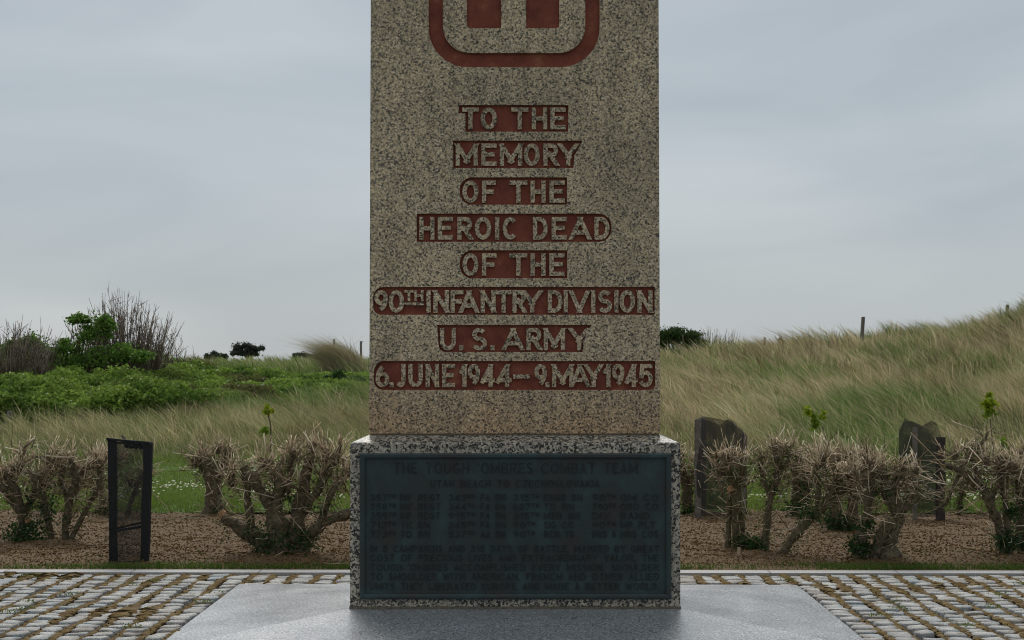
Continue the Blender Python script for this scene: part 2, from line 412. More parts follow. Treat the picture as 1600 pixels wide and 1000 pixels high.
STRAW = (.60,.50,.32); STRAW2 = (.36,.28,.155); GREEN = (.22,.29,.09); DGREEN = (.12,.19,.05); BROWN = (.23,.16,.095)
def dune_grass():
    nt_ = 15500; per = 27
    tx, ty = frust(nt_, 26.8, 60, 1.2, 1.0)
    ex, ey = frust(6000, 26.8, 34, 1.2, 1.0); tx = np.concatenate([tx, ex]); ty = np.concatenate([ty, ey])
    px = tx/ty*F+800
    keep = ~(brambly(tx, ty) & (rng.random(len(tx)) < .94)); tx, ty, px = tx[keep], ty[keep], px[keep]; nt_ = len(tx)
    right = px > 640
    dens = fbm(tx*.5, ty*.35, 31, 3); stripe = fbm(tx*.55, ty*.28, 47, 3); big = fbm(tx*.25, ty*.2, 41, 3)
    th = rng.uniform(.20, .88, nt_)*(.55+.8*dens)*np.interp(ty, [26.8, 29], [.45, 1])
    back = ~right & (ty > 41); th = np.where(back, th*.6, th)
    s = np.clip((stripe-.46+.09*right)*4.5 + rng.normal(0, .28, nt_), 0, 1)
    s = np.where(back, s*.25, s); s = np.where(~right & ~back, s*.75, s)
    gl = .18+.52*fbm(tx*.4, ty*.3, 71)+rng.normal(0, .26, nt_)
    g = lerpc(GREEN, DGREEN, np.clip((big-.3)*2, 0, 1)); st = lerpc(STRAW, STRAW2, rng.random(nt_))
    tc_ = g*(1-s[:, None]) + st*s[:, None]
    br = np.clip((fbm(tx*.8, ty*.5, 61)-.60)*8, 0, 1)*.7
    tc_ = tc_*(1-br[:, None]) + np.array(BROWN)[None]*br[:, None]
    tc_ *= (rng.uniform(.7, 1.3, nt_)*(.65+.75*fbm(tx*.9, ty*.6, 88)))[:, None]
    i = np.repeat(np.arange(nt_), per); n = len(i)
    sp = .04+.10*rng.random(nt_)
    x = tx[i]+rng.normal(0, 1, n)*sp[i]; y = ty[i]+rng.normal(0, 1, n)*sp[i]
    h = th[i]*rng.uniform(.45, 1.15, n)
    m = rng.random(n)
    c = tc_[i]*rng.uniform(.45, 1.6, n)[:, None]
    gg = rng.random(n) < .22; c[gg] = np.array(GREEN)*rng.uniform(.6, 1.2, gg.sum())[:, None]
    ss = rng.random(n) < .10*(1+right[i]); c[ss] = np.array(STRAW)*rng.uniform(.8, 1.25, ss.sum())[:, None]
    lean = np.stack([-gl[i]*rng.uniform(.5, 1.4, n) + rng.normal(0, .16, n), rng.normal(-.05, .22, n)], 1)
    P = np.stack([x, y, terr(x, y)-.05], 1)
    w = rng.uniform(.010, .024, n)*(y/38)
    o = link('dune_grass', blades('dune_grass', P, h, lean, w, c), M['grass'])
    tag(o, 'tall straw and green dune grass combed leftwards by the wind on the bank', 'grass', kind='stuff')
dune_grass()

def lawn_grass():
    n = 120000
    x, y = frust(n, 18.3, 28, 1.2, 1)
    h = rng.uniform(.04, .09, n)*(.6+.9*fbm(x*2, y*2, 5)); h = np.where(y > 26, h*2.2, h)
    c = lerpc((.13,.20,.03), (.24,.30,.075), fbm(x*.9, y*.9, 13))*rng.uniform(.75, 1.3, n)[:, None]
    P = np.stack([x, y, lawnz(x, y)-.005], 1)
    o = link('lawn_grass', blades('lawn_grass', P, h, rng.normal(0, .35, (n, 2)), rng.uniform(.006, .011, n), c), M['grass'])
    tag(o, 'short bright green lawn grass behind the brown planting bed', 'grass', kind='stuff')
    n = 15000                                     # thin verge between kerb and bed
    x = rng.uniform(-4.9, 4.9, n); y = 13.54 + rng.random(n)**1.3*.34
    m = fbm(x*1.2, y, 17) + rng.normal(0, .1, n) > .33; x, y = x[m], y[m]; n = len(x)
    h = rng.uniform(.015, .045, n)
    c = lerpc((.06,.12,.02), (.13,.19,.04), rng.random(n))
    xx, yy = yaw(x, y)
    P = np.stack([xx, yy, np.full(n, -.005)], 1)
    o = link('verge_grass', blades('verge_grass', P, h, rng.normal(0, .4, (n, 2)), rng.uniform(.005, .009, n), c), M['grass'])
    tag(o, 'thin strip of green grass along the pale kerb', 'grass', kind='stuff')
    # daisies
    n = 7000; x, y = frust(n, 19.2, 27.0, 1.15)
    m = (fbm(x*.7, y*.7, 77) > .50); x, y = x[m], y[m]; n = len(x)
    k = 6; V = []; T = []; cc = []
    z = lawnz(x, y) + rng.uniform(.06, .10, n)
    for i in range(n):
        b = len(V); V.append((x[i], y[i]-.003, z[i]+.006)); cc.append((.75,.6,.1)); tl = random.uniform(-.7, .1)
        for j in range(k):
            a = 2*math.pi*j/k; r = .014
            V.append((x[i]+math.cos(a)*r, y[i]+math.sin(a)*r*.7, z[i]-math.sin(a)*r*tl)); cc.append((.8,.8,.78))
            T.append((b, b+1+j, b+1+(j+1) % k))
    o = link('daisies', npmesh('daisies', np.array(V), None, np.array(T), np.array(cc)), M['chip'])
    tag(o, 'scattered small white daisies in the lawn behind the bed', 'daisies', kind='stuff')
lawn_grass()

def mulch():
    n = 85000
    x, y = frust(n, 13.72, 18.5, 1.25, 1)
    s = rng.uniform(.008, .030, n); z = bedz(x, y) + rng.uniform(0, .012, n)
    t = rng.random(n)
    c = lerpc((.080,.046,.018), (.245,.158,.066), t)
    pale = rng.random(n) < .035; c[pale] = lerpc((.34,.27,.2), (.6,.55,.48), rng.random(pale.sum())); s[pale] *= .7
    green = (fbm(x*1.2, y*1.2, 91) > .66) & (rng.random(n) < .3); c[green] = np.array((.07,.10,.025))
    o = link('bark_mulch', leaves('bark_mulch', np.stack([x, y, z], 1), s, c, .35, .45), M['chip'])
    tag(o, 'brown bark chips and clods covering the planting bed', 'mulch', kind='stuff')
mulch()

def brambles():
    n = 330000
    y = 1/rng.uniform(1/45, 1/30.5, n); x = wx(rng.uniform(-140, 605, n), y)
    m = brambly(x, y); x, y = x[m], y[m]; n = len(x)
    px = x/y*F+800
    lump = fbm(x*.9, y*.7, 101, 4); lump2 = fbm(x*2.6, y*2.6, 102, 2)
    hh = (.18 + .75*np.clip(lump-.25, 0, 1) + .30*lump2 + .16*fbm(x*7, y*7, 104, 2)) * np.interp(px, [-100, 40, 200, 280, 340, 600], [1.1, 1.15, 1.15, .95, .7, .62])
    depth = rng.random(n)**2.2
    z = terr(x, y) + hh*(1-depth*.75)
    c = lerpc((.055,.125,.02), (.30,.42,.08), np.clip((lump2-.15)*1.4, 0, 1))*rng.uniform(.6, 1.35, n)[:, None]
    br = np.clip((fbm(x*.7, y*.7, 107)-.60)*7, 0, 1)*np.where(px > 300, .8, .25)
    c = c*(1-br[:, None]) + np.array((.15,.115,.06))*br[:, None]
    P = np.stack([x+rng.normal(0, .05, n), y, z], 1)
    o = link('bramble_thicket', leaves('bramble_thicket', P, rng.uniform(.04, .10, n), c, .6, .7), M['leaf'])
    tag(o, 'low dark and bright green bramble cover on the left bank', 'brambles', kind='stuff')
brambles()

def crown_pts(cx, cy, cz, rx, ry, rz, n, clumps=14, seed=0):
    r = np.random.default_rng(seed)
    u = r.normal(0, 1, (clumps, 3)); u /= np.linalg.norm(u, axis=1)[:, None]
    cc = u * (r.random(clumps)**.45)[:, None] * np.array([rx, ry, rz])*.75
    k = r.integers(0, clumps, n); v = r.normal(0, .62, (n, 3))
    rad = (.16+.34*r.random(clumps))[k]
    return cc[k] + v*rad[:, None]*np.array([rx, ry, rz])*.9 + np.array([cx, cy, cz])

def stems_mesh(name, base, n, spread, hmin, hmax, cols, r=.012, fan=.28, curl=.1, lean=0):
    bx, by, bz = base
    a = np.stack([bx+rng.uniform(-1, 1, n)*spread, by+rng.uniform(-.6, .6, n)*spread, np.full(n, bz)], 1)
    a[:, 2] = terr(a[:, 0], a[:, 1])-.05
    hh = rng.uniform(hmin, hmax, n)*(1-.25*np.abs(a[:, 0]-bx)/spread)
    dx = (a[:, 0]-bx)/spread*fan + rng.normal(0, .09, n)+lean
    b = a + np.stack([dx*hh*.4, rng.normal(0, .06, n), hh*.55], 1)
    c = a + np.stack([dx*hh + rng.normal(0, curl, n), rng.normal(0, .1, n), hh], 1)
    return twigs(name, a, b, c, np.full(n, r), np.full(n, r*.3), cols[rng.integers(0, len(cols), n)]), a, b, c

DEAD = np.array([(.12,.092,.068), (.17,.135,.10), (.09,.072,.056), (.22,.18,.135)])
def dead_shrub(px0, px1, pybase, pytop, D, label, n=230, leafy=0, lean=0):
    cx = wx((px0+px1)/2, D); b = (cx, D, float(terr(cx, D)))
    t = empty('dead_stemmed_shrub', b); tag(t, label, 'shrub')
    sp = (px1-px0)/2*D/F*.85; hm = (wz(pytop, D)-b[2])*1.12
    me, A, B, C = stems_mesh('stems', b, n, sp, hm*.45, hm, DEAD, .012, .22, .06, lean)
    o = link('stems', me, M['twig'], t); o['kind'] = 'stuff'
    k = n*7                                         # side twigs
    i = rng.integers(0, n, k); f = rng.uniform(.2, .95, k)[:, None]
    P = A[i]*(1-f)+C[i]*f; P = P*.5 + .5*(np.where(f < .5, A[i]*(1-2*f)+B[i]*2*f, B[i]*(2-2*f)+C[i]*(2*f-1)))
    d = rng.normal(0, .09, (k, 3)); d[:, 2] = np.abs(d[:, 2])+.08
    o = link('twigs', twigs('twigs', P, P+d*.5, P+d+rng.normal(0, .02, (k, 3)), np.full(k, .006), np.full(k, .003), DEAD[rng.integers(0, 4, k)]*.9), M['twig'], t); o['kind'] = 'stuff'
    k = n*6                                         # withered leaf scraps in the lower half
    i = rng.integers(0, n, k); f = rng.uniform(0, .75, k)[:, None]
    P = A[i]*(1-f)+B[i]*f*.6+C[i]*f*.4 + rng.normal(0, .04, (k, 3))
    c = lerpc((.09,.06,.04), (.16,.12,.07), rng.random(k))
    if leafy:
        g = rng.random(k) < leafy; c[g] = lerpc((.04,.10,.02), (.10,.18,.04), rng.random(g.sum()))
    o = link('withered_leaves', leaves('withered_leaves', P, rng.uniform(.03, .06, k), c, .8, .5), M['leaf'], t); o['kind'] = 'stuff'
dead_shrub(134, 256, 580, 462, 37.5, 'tall fan of bare brown stems rising above the brambles, right of the green elder', 340)
dead_shrub(-60, 78, 620, 500, 35.5, 'bare brown stemmed thicket at the left edge of the picture', 260, .12, .0)
dead_shrub(236, 290, 580, 532, 39, 'small low tuft of bare stems right of the tall brown fan', 50)

def leafy_bush(name, label, cat, parts, D, n, size, c0, c1, stems=24, seed=1, stemh=None, group=None):
    cx = wx(sum(p[0] for p in parts)/len(parts), D); b = (cx, D, float(terr(cx, D)))
    t = empty(name, b); tag(t, label, cat, group)
    P = []
    for j, (px, py, rx, rz) in enumerate(parts):
        k = D/F; P.append(crown_pts(wx(px, D), D, wz(py, D), rx*k, rx*k*.8, rz*k, n//len(parts), 18, seed+j))
    P = np.concatenate(P); m = P[:, 2] > terr(P[:, 0], P[:, 1])-.02; P = P[m]
    c = lerpc(c0, c1, rng.random(len(P)))*rng.uniform(.7, 1.25, len(P))[:, None]
    o = link('foliage', leaves('foliage', P, rng.uniform(size*.6, size*1.2, len(P)), c, .6, .6), M['leaf'], t); o['kind'] = 'stuff'
    i = rng.integers(0, len(P), stems); C = P[i]; A = np.tile(np.array(b), (stems, 1)); A[:, 0] = b[0] + (C[:, 0]-b[0])*.35
    A[:, 2] = terr(A[:, 0], A[:, 1])-.05
    Bm = A*.45+C*.55 + rng.normal(0, .05, (stems, 3))
    o = link('branches', twigs('branches', A, Bm, C, np.full(stems, .02), np.full(stems, .006), np.tile(np.array((.09,.07,.05)), (stems, 1))), M['twig'], t)
    o['kind'] = 'stuff'
    return t
leafy_bush('elder_bush', 'green leafy elder bush in front of the bare brown stems', 'bush',
           [(124,500,20,10),(140,520,26,16),(108,540,30,18),(165,512,22,24),(80,550,30,18),(48,535,30,18),(20,545,30,18),(185,550,34,22),(140,560,40,22),(100,565,50,18),(60,570,50,16),(215,560,30,14)], 36.3, 13000, .075, (.07,.15,.025), (.22,.36,.07), 110, 3)
leafy_bush('round_bush', 'low rounded dark green bush on the bank left of the monument', 'bush',
           [(530,592,24,17),(555,598,20,13),(508,598,16,12)], 38, 7000, .055, (.025,.065,.015), (.06,.13,.03), 20, 9)
b = leafy_bush('hilltop_bush', 'dark green wind clipped bush on the skyline right of the monument', 'bush',
           [(1050,528,24,18),(1075,528,26,18),(1030,530,24,16),(1095,538,16,10)], 49, 9000, .075, (.03,.07,.018), (.09,.13,.035), 40, 14)
cxx = wx(1085, 49)
me, *_ = stems_mesh('bare_stems', (cxx+.35, 49, 1.9), 130, .85, .5, 1.15, DEAD, .012, .1, .05, .0)
o = link('bare_stems', me, M['twig'], b); o['kind'] = 'stuff'

def tussock(px, py0, D, wpx, hpx, n, label, cx=None):
    x0 = wx(px, D); b = (x0, D, float(terr(x0, D)))
    n_ = n; r = wpx*D/F
    P = np.stack([x0+rng.normal(0, r*.33, n_), D+rng.normal(0, .25, n_), np.zeros(n_)], 1); P[:, 2] = terr(P[:, 0], P[:, 1])-.03
    h = np.abs(rng.normal(1, .2, n_))*hpx*D/F*np.exp(-((P[:, 0]-x0)/(r*1.1))**2)
    c = lerpc(STRAW, (.20,.20,.09), rng.random(n_))*rng.uniform(.6, 1.1, n_)[:, None]
    o = link('marram_tussock', blades('marram_tussock', P, h, np.stack([rng.normal(-.85, .35, n_), rng.normal(0, .2, n_)], 1), rng.uniform(.01, .02, n_), c), M['grass'])
    tag(o, label, 'grass tussock')
tussock(548, 555, 43.2, 40, 56, 4200, 'big straw coloured marram tussock swept leftwards on the skyline beside the monument')
tussock(1585, 480, 50, 45, 18, 1500, 'marram tussock on top of the high dune at the right edge')

def far_tree(px, py, rx, rz, D, label, sd):
    x = wx(px, D); g = float(terr(x, D)); t = empty('windswept_tree', (x, D, g)); tag(t, label, 'tree', 'wind shaped trees far beyond the dunes')
    k = D/F; P = np.concatenate([crown_pts(x+ox*rx*k, D, wz(py, D)+oz*rz*k, rx*k*q, rx*k*.5, rz*k*qz, 700, 8, sd+int(ox*10)) for ox, oz, q, qz in ((-.55,.1,.45,1.0),(-.15,.25,.4,1.0),(.3,-.1,.4,.9),(.75,-.05,.35,.8),(-.75,-.7,.35,.6),(0,-.8,.7,.5),(.5,-.8,.4,.5))])
    c = lerpc((.045,.055,.04), (.085,.10,.065), rng.random(len(P)))  # paler grey-green leaves, distance haze mixed into their colour
    o = link('crown', leaves('crown', P, rng.uniform(.10, .26, len(P)), c, .6, .7), M['leaf'], t)
    m = MB(); cz = wz(py, D)
    m.tube([(x, D, g-.1), (x+.15, D, (g+cz)/2), (x-.2, D, cz)], [.22, .16, .1], 6)
    for q in (-.6, .1, .65): m.tube([(x+.15, D, (g+cz)/2+.3), (x+q*rx*k, D, cz+.1)], [.1, .04], 5)
    m.build('trunk', M['bark'], t)
far_tree(386, 545, 25, 9, 160, 'umbrella shaped dark tree on the horizon, the tallest of the far trees', 31)
far_tree(338, 556, 18, 6, 165, 'small dark tree on the horizon left of the umbrella shaped tree', 32)
far_tree(482, 556, 24, 5, 150, 'low dark tree on the horizon just left of the straw tussock', 33)

def post(px, pyt, pyb, D, wpx, label, lean=0, name='fence_post', mat='wood'):
    x = wx(px, D); zb = min(wz(pyb, D), float(terr(x, D)))-.05; zt = wz(pyt, D); r = wpx*D/F/2
    m = MB(); m.tube([(x, D, zb), (x+lean*.4, D, (zb+zt)/2), (x+lean, D, zt-.02), (x+lean, D, zt)], [r, r*1.02, r*.98, r*.8], 8, True, .08)
    o = m.build(name, M[mat]); tag(o, label, 'post')
post(15, 642, 690, 30.5, 10, 'short grey fence post at the left edge of the tall grass')
post(75, 640, 685, 31, 10, 'short grey fence post in front of the brambles')
post(1346, 495, 530, 49, 6, 'dark leaning post standing up from the right dune crest', .05)
post(1195, 527, 545, 50, 3.5, 'thin small post on the dune crest, left of the round stump')
post(1219, 528, 545, 50, 6, 'squat dark stump on the dune crest')
post(1574, 476, 515, 49.5, 5, 'grey post near the top of the high dune at the right edge')
post(522, 530, 550, 47, 3.5, 'thin post poking out of the straw tussock')
# utility pole with insulator bar
D = 118; x = wx(564, D); t = empty('utility_pole', (x, D, float(terr(x, D)))); tag(t, 'thin grey utility pole on the horizon just left of the monument', 'pole')
m = MB(); m.tube([(x, D, float(terr(x, D))-.1), (x, D, wz(533, D))], [.10, .075], 8); m.build('pole', M['wood'], t)
m = MB(); m.tube([(x, D, wz(534.5, D)), (x+.16, D, wz(534, D))], [.03, .03], 6); m.build('bracket', M['wood'], t)

# ------------------------------------------------------------------ monument
XC = wx(804.5, 10.8)
DP, DS = 10.77, 10.886; PED_B = DP + .81
mon = empty('memorial', (XC, 11.2, 0)); tag(mon, 'tall speckled granite memorial with red inscription panels on a pedestal with a bronze plaque', 'monument')
# base slab: low hipped sheet of granite
xl, xr = wx(373.2, 12.58), wx(1244, 12.58); yb, yf = 12.58, 9.66; pk = .08
def yy(x, y): return yaw(x, y, 12.58)
pl, pr = wx(547, DP), wx(1063, DP)
m = MB()
c = [(*yy(xl, yf), .0), (*yy(xr, yf), .0), (*yy(xr, yb), .0), (*yy(xl, yb), .0)]
p = [(pl, DP, pk), (pr, DP, pk), (pr, PED_B, pk), (pl, PED_B, pk)]
lo = [(v[0], v[1], -.12) for v in c]
m.v = c + p + lo
m.f = [(0,1,5,4), (1,2,6,5), (2,3,7,6), (3,0,4,7), (8,9,1,0), (9,10,2,1), (10,11,3,2), (11,8,0,3), (4,5,6,7)]
m.build('base_slab', M['slab'], mon)
# pedestal with hipped top
zt = wz(691.5, DP); zs = wz(680.5, DS); sl_, sr_ = wx(576.8, DS), wx(1031.5, DS); SB = DS + .58
m = MB(); bt = .010
m.v = [(pl,DP,pk-.02),(pr,DP,pk-.02),(pr,PED_B,pk-.02),(pl,PED_B,pk-.02),
       (pl,DP,zt-bt),(pr,DP,zt-bt),(pr,PED_B,zt-bt),(pl,PED_B,zt-bt),
       (pl+bt,DP+bt,zt),(pr-bt,DP+bt,zt),(pr-bt,PED_B-bt,zt),(pl+bt,PED_B-bt,zt),
       (sl_-.005,DS-.005,zs),(sr_+.005,DS-.005,zs),(sr_+.005,SB+.005,zs),(sl_-.005,SB+.005,zs)]
for a in (0, 4, 8):
    for k in range(4): m.f.append((a+k, a+(k+1) % 4, a+4+(k+1) % 4, a+4+k))
m.f.append((12,13,14,15)); 
m.build('pedestal', M['pedestal'], mon)
m = MB(); m.quadbox(pl-.004, pr+.004, DP-.012, PED_B+.004, pk-.015, pk+.014); m.build('mortar_joint', M['mortar'], mon)
zj = wz(677.3, DS)
m = MB(); m.quadbox(sl_+.006, sr_-.006, DS+.006, SB-.006, zs-.004, zj+.002); m.build('mortar_joint', M['mortar'], mon)
# shaft
ZT = 8.2; tp = (.9505-.940)/2.84
def shx(z): return tp*(z-zj)
REC = .026
SH = MB(); yb0 = DS+REC+.004
dt = shx(ZT)
SH.v = [(sl_,yb0,zj),(sr_,yb0,zj),(sr_,SB,zj),(sl_,SB,zj),(sl_+dt,yb0,ZT),(sr_-dt,yb0,ZT),(sr_-dt,SB-dt,ZT),(sl_+dt,SB-dt,ZT),(XC,(DS+SB)/2,ZT+.7)]
SH.f = [(0,3,2,1),(0,1,5,4),(1,2,6,5),(2,3,7,6),(3,0,4,7),(4,5,8),(5,6,8),(6,7,8),(7,4,8)]
SH.build('shaft', M['shaft'], mon)

def S(px, py): return (wx(px, DS), wz(py, DS))
def arcpts(cx, cy, r, a0, a1, n=8, ry=None):
    ry = ry or r
    return [(cx+r*math.cos(R(a0+(a1-a0)*i/n)), cy-ry*math.sin(R(a0+(a1-a0)*i/n))) for i in range(n+1)]
def rrect(x0, y0, x1, y1, r, n=8):
    """r: radii tl, tr, br, bl in photo pixels"""
    tl, tr, br, bl = r; P = []
    P += arcpts(x0+tl, y0+tl, tl, 180, 90, n) if tl else [(x0, y0)]
    P += arcpts(x1-tr, y0+tr, tr, 90, 0, n) if tr else [(x1, y0)]
    P += arcpts(x1-br, y1-br, br, 0, -90, n) if br else [(x1, y1)]
    P += arcpts(x0+bl, y1-bl, bl, -90, -180, n) if bl else [(x0, y1)]
    return P
PANELS = [
 [(716.9,164),(888,164),(888,205.8),(727,205.8),(727,176.8),(716.9,176.8)],
 [(708,219.6),(910.5,219.6),(897.5,243),(896,262.5),(708,262.5)],
 rrect(718.5,277,886,319.8,(19,0,0,19)),
 rrect(651,333.7,955.5,377.9,(0,20,20,0)),
 rrect(718.5,391,886.5,434.8,(19,0,0,19)),
 rrect(583,448.4,1023,491.8,(16,0,0,12)),
 [(683,507.8),(924.3,507.8),(912,531),(910.5,550),(694,550),(687,546),(685,538)],
 rrect(584,564.2,1023.8,609.3,(17,0,9,15)),
]
RING_O = rrect(669.5,-186,937,105,(62,62,62,62), 14); RING_I = rrect(692,-163,914.5,82.5,(42,42,42,42), 14)
BARS = [rrect(729.5,-62,783,44,(0,0,0,5), 4), rrect(822,-62,874,44,(0,0,5,0), 4), rrect(729.5,-128,874,-100,(4,4,0,0),4)]
def curve_mesh(name, loops, depth):
    """filled 2D outlines with holes, extruded; local xy -> world xz"""
    cu = bpy.data.curves.new(name, 'CURVE'); cu.dimensions = '2D'; cu.fill_mode = 'BOTH'; cu.extrude = depth/2
    for L in loops:
        s = cu.splines.new('POLY'); s.points.add(len(L)-1); s.use_cyclic_u = True
        for pt, (a, b) in zip(s.points, L): pt.co = (a, b, 0, 1)
    ob = bpy.data.objects.new(name, cu); COL.objects.link(ob)
    bpy.context.view_layer.update()
    me = bpy.data.meshes.new_from_object(ob.evaluated_get(bpy.context.evaluated_depsgraph_get()))
    bpy.data.objects.remove(ob); bpy.data.curves.remove(cu)
    me.transform(Matrix.Rotation(R(90), 4, 'X')); me.materials.clear()
    return me
outl = [(sl_, zj), (sr_, zj), (sr_-shx(ZT), ZT), (sl_+shx(ZT), ZT)]
loops = [outl] + [[S(*q) for q in P] for P in PANELS] + [[S(*q) for q in RING_O]]
me = curve_mesh('shaft_face', loops, REC+.003); me.transform(Matrix.Translation((0, DS+(REC+.003)/2, 0)))
link('shaft_face', me, M['shaft'], mon)
me = curve_mesh('emblem_field', [[S(*q) for q in P] for P in [RING_I]+BARS], REC+.003); me.transform(Matrix.Translation((0, DS+(REC+.003)/2+.001, 0)))
link('emblem_field', me, M['shaft'], mon)
def grown(P, g=2):
    cx = sum(p[0] for p in P)/len(P); cy = sum(p[1] for p in P)/len(P)
    x0, x1 = min(p[0] for p in P), max(p[0] for p in P); y0, y1 = min(p[1] for p in P), max(p[1] for p in P)
    return [(x0-g, y0-g), (x1+g, y0-g), (x1+g, y1+g), (x0-g, y1+g)]
def red_panel(P, name, y=DS+REC):
    m = MB(); q = [S(*a) for a in grown(P, 1.5)]
    m.prism_y(q[::-1], y, y+.0025, True); return m.build(name, M['red'], mon)
E = 5
red_panel(RING_O, 'emblem_recess')
panels = [red_panel(P, 'inscription_panel') for P in PANELS]

# ---- stroke letters
def earc(cx, cy, rx, ry, a0, a1, n=12): return [(cx+rx*math.cos(R(a0+(a1-a0)*i/n)), cy+ry*math.sin(R(a0+(a1-a0)*i/n))) for i in range(n+1)]
G = {
'A': [[(0,0),(.5,1)],[(.5,1),(1,0)],[(.2,.27),(.8,.27)]],
'B': [[(0,0),(0,1)],[(0,1),(.55,1)]+earc(.6,.765,.33,.235,90,-90,8)+[(0,.53)],[(.5,.53)]+earc(.62,.265,.38,.265,90,-90,8)+[(0,0)]],
'C': [earc(.56,.5,.56,.5,48,312,18)],
'D': [[(0,0),(0,1)],[(0,1),(.4,1)]+earc(.42,.5,.58,.5,90,-90,14)+[(0,0)]],
'E': [[(0,0),(0,1)],[(0,1),(1,1)],[(0,.52),(.82,.52)],[(0,0),(1,0)]],
'F': [[(0,0),(0,1)],[(0,1),(1,1)],[(0,.5),(.8,.5)]],
'G': [earc(.54,.5,.54,.5,48,350,20)+[(1,.42),(.62,.42)]],
'H': [[(0,0),(0,1)],[(1,0),(1,1)],[(0,.5),(1,.5)]],
'I': [[(.5,0),(.5,1)]],
'J': [[(1,1),(1,.3)]+earc(.55,.3,.45,.3,0,-140,8)],
'K': [[(0,0),(0,1)],[(0,.38),(1,1)],[(.3,.58),(1,0)]],
'L': [[(0,0),(0,1)],[(0,0),(1,0)]],
'M': [[(0,0),(0,1)],[(0,1),(.5,.22)],[(.5,.22),(1,1)],[(1,0),(1,1)]],
'N': [[(0,0),(0,1)],[(0,1),(1,0)],[(1,0),(1,1)]],
'O': ['closed', earc(.5,.5,.5,.5,0,360,24)],
'P': [[(0,0),(0,1)],[(0,1),(.55,1)]+earc(.6,.73,.4,.27,90,-90,8)+[(0,.46)]],
'Q': [earc(.5,.5,.5,.5,0,360,24)[:-1]+[(1,.5)],[(.6,.3),(1,0)]],
'R': [[(0,0),(0,1)],[(0,1),(.55,1)]+earc(.6,.74,.37,.26,90,-90,8)+[(0,.48)],[(.45,.48),(1,0)]],
'S': [earc(.5,.755,.44,.245,35,270,12)+earc(.5,.255,.5,.255,90,-145,12)],
'T': [[(0,1),(1,1)],[(.5,0),(.5,1)]],
'U': [[(0,1),(0,.35)]+earc(.5,.35,.5,.35,180,360,12)+[(1,1)]],
'V': [[(0,1),(.5,0)],[(.5,0),(1,1)]],
'W': [[(0,1),(.27,0)],[(.27,0),(.5,.8)],[(.5,.8),(.73,0)],[(.73,0),(1,1)]],
'X': [[(0,0),(1,1)],[(0,1),(1,0)]],
'Y': [[(0,1),(.5,.45)],[(1,1),(.5,.45)],[(.5,0),(.5,.45)]],
'Z': [[(0,1),(1,1)],[(1,1),(0,0)],[(0,0),(1,0)]],
'0': ['closed', earc(.5,.5,.5,.5,0,360,24)],
'1': [[(1,0),(1,1)],[(0,.78),(1,1)]],
'2': [earc(.5,.7,.5,.3,160,-35,12)+[(0,0)],[(0,0),(1,0)]],
'3': [earc(.45,.76,.45,.24,150,-90,10),earc(.45,.27,.55,.27,90,-150,10)],
'4': [[(.78,0),(.78,1)],[(.78,1),(0,.26)],[(0,.26),(1,.26)]],
'5': [[(.95,1),(.12,1)],[(.12,1),(.05,.56)],[(.05,.56)]+earc(.47,.33,.53,.33,110,-150,14)],
'6': [earc(.5,.3,.5,.3,0,360,20),[(.02,.36)]+earc(.95,.36,.93,.64,178,118,7)],
'7': [[(0,1),(1,1)],[(1,1),(.3,0)]],
'8': [earc(.5,.76,.42,.24,0,360,18),earc(.5,.27,.5,.27,0,360,18)],
'9': [earc(.5,.7,.5,.3,0,360,20),[(.98,.64)]+earc(.05,.64,.93,.64,-2,-62,7)],
'.': [[(.5,0),(.5,.04)]],
',': [[(.5,.04),(.3,-.1)]],
"'": [[(.5,1),(.5,.8)]],
'-': [[(0,.45),(1,.45)]],
'&': [[(1,0),(.2,.75)]+earc(.45,.8,.25,.2,180,0,8)+[(.1,.35)]+earc(.4,.22,.35,.22,150,330,8)+[(1,.45)]],
}
def clip_poly(P, lo, hi):
    def half(P, f, g):
        out = []
        for i in range(len(P)):
            a, b = P[i], P[(i+1) % len(P)]
            if f(a): out.append(a)
            if f(a) != f(b):
                out.append(g(a, b))
        return out
    def cut(v): return lambda a, b: (a[0]+(b[0]-a[0])*(v-a[1])/(b[1]-a[1]), v)
    P = half(P, lambda p: p[1] >= lo-1e-9, cut(lo)); P = half(P, lambda p: p[1] <= hi+1e-9, cut(hi)) if P else P
    return P
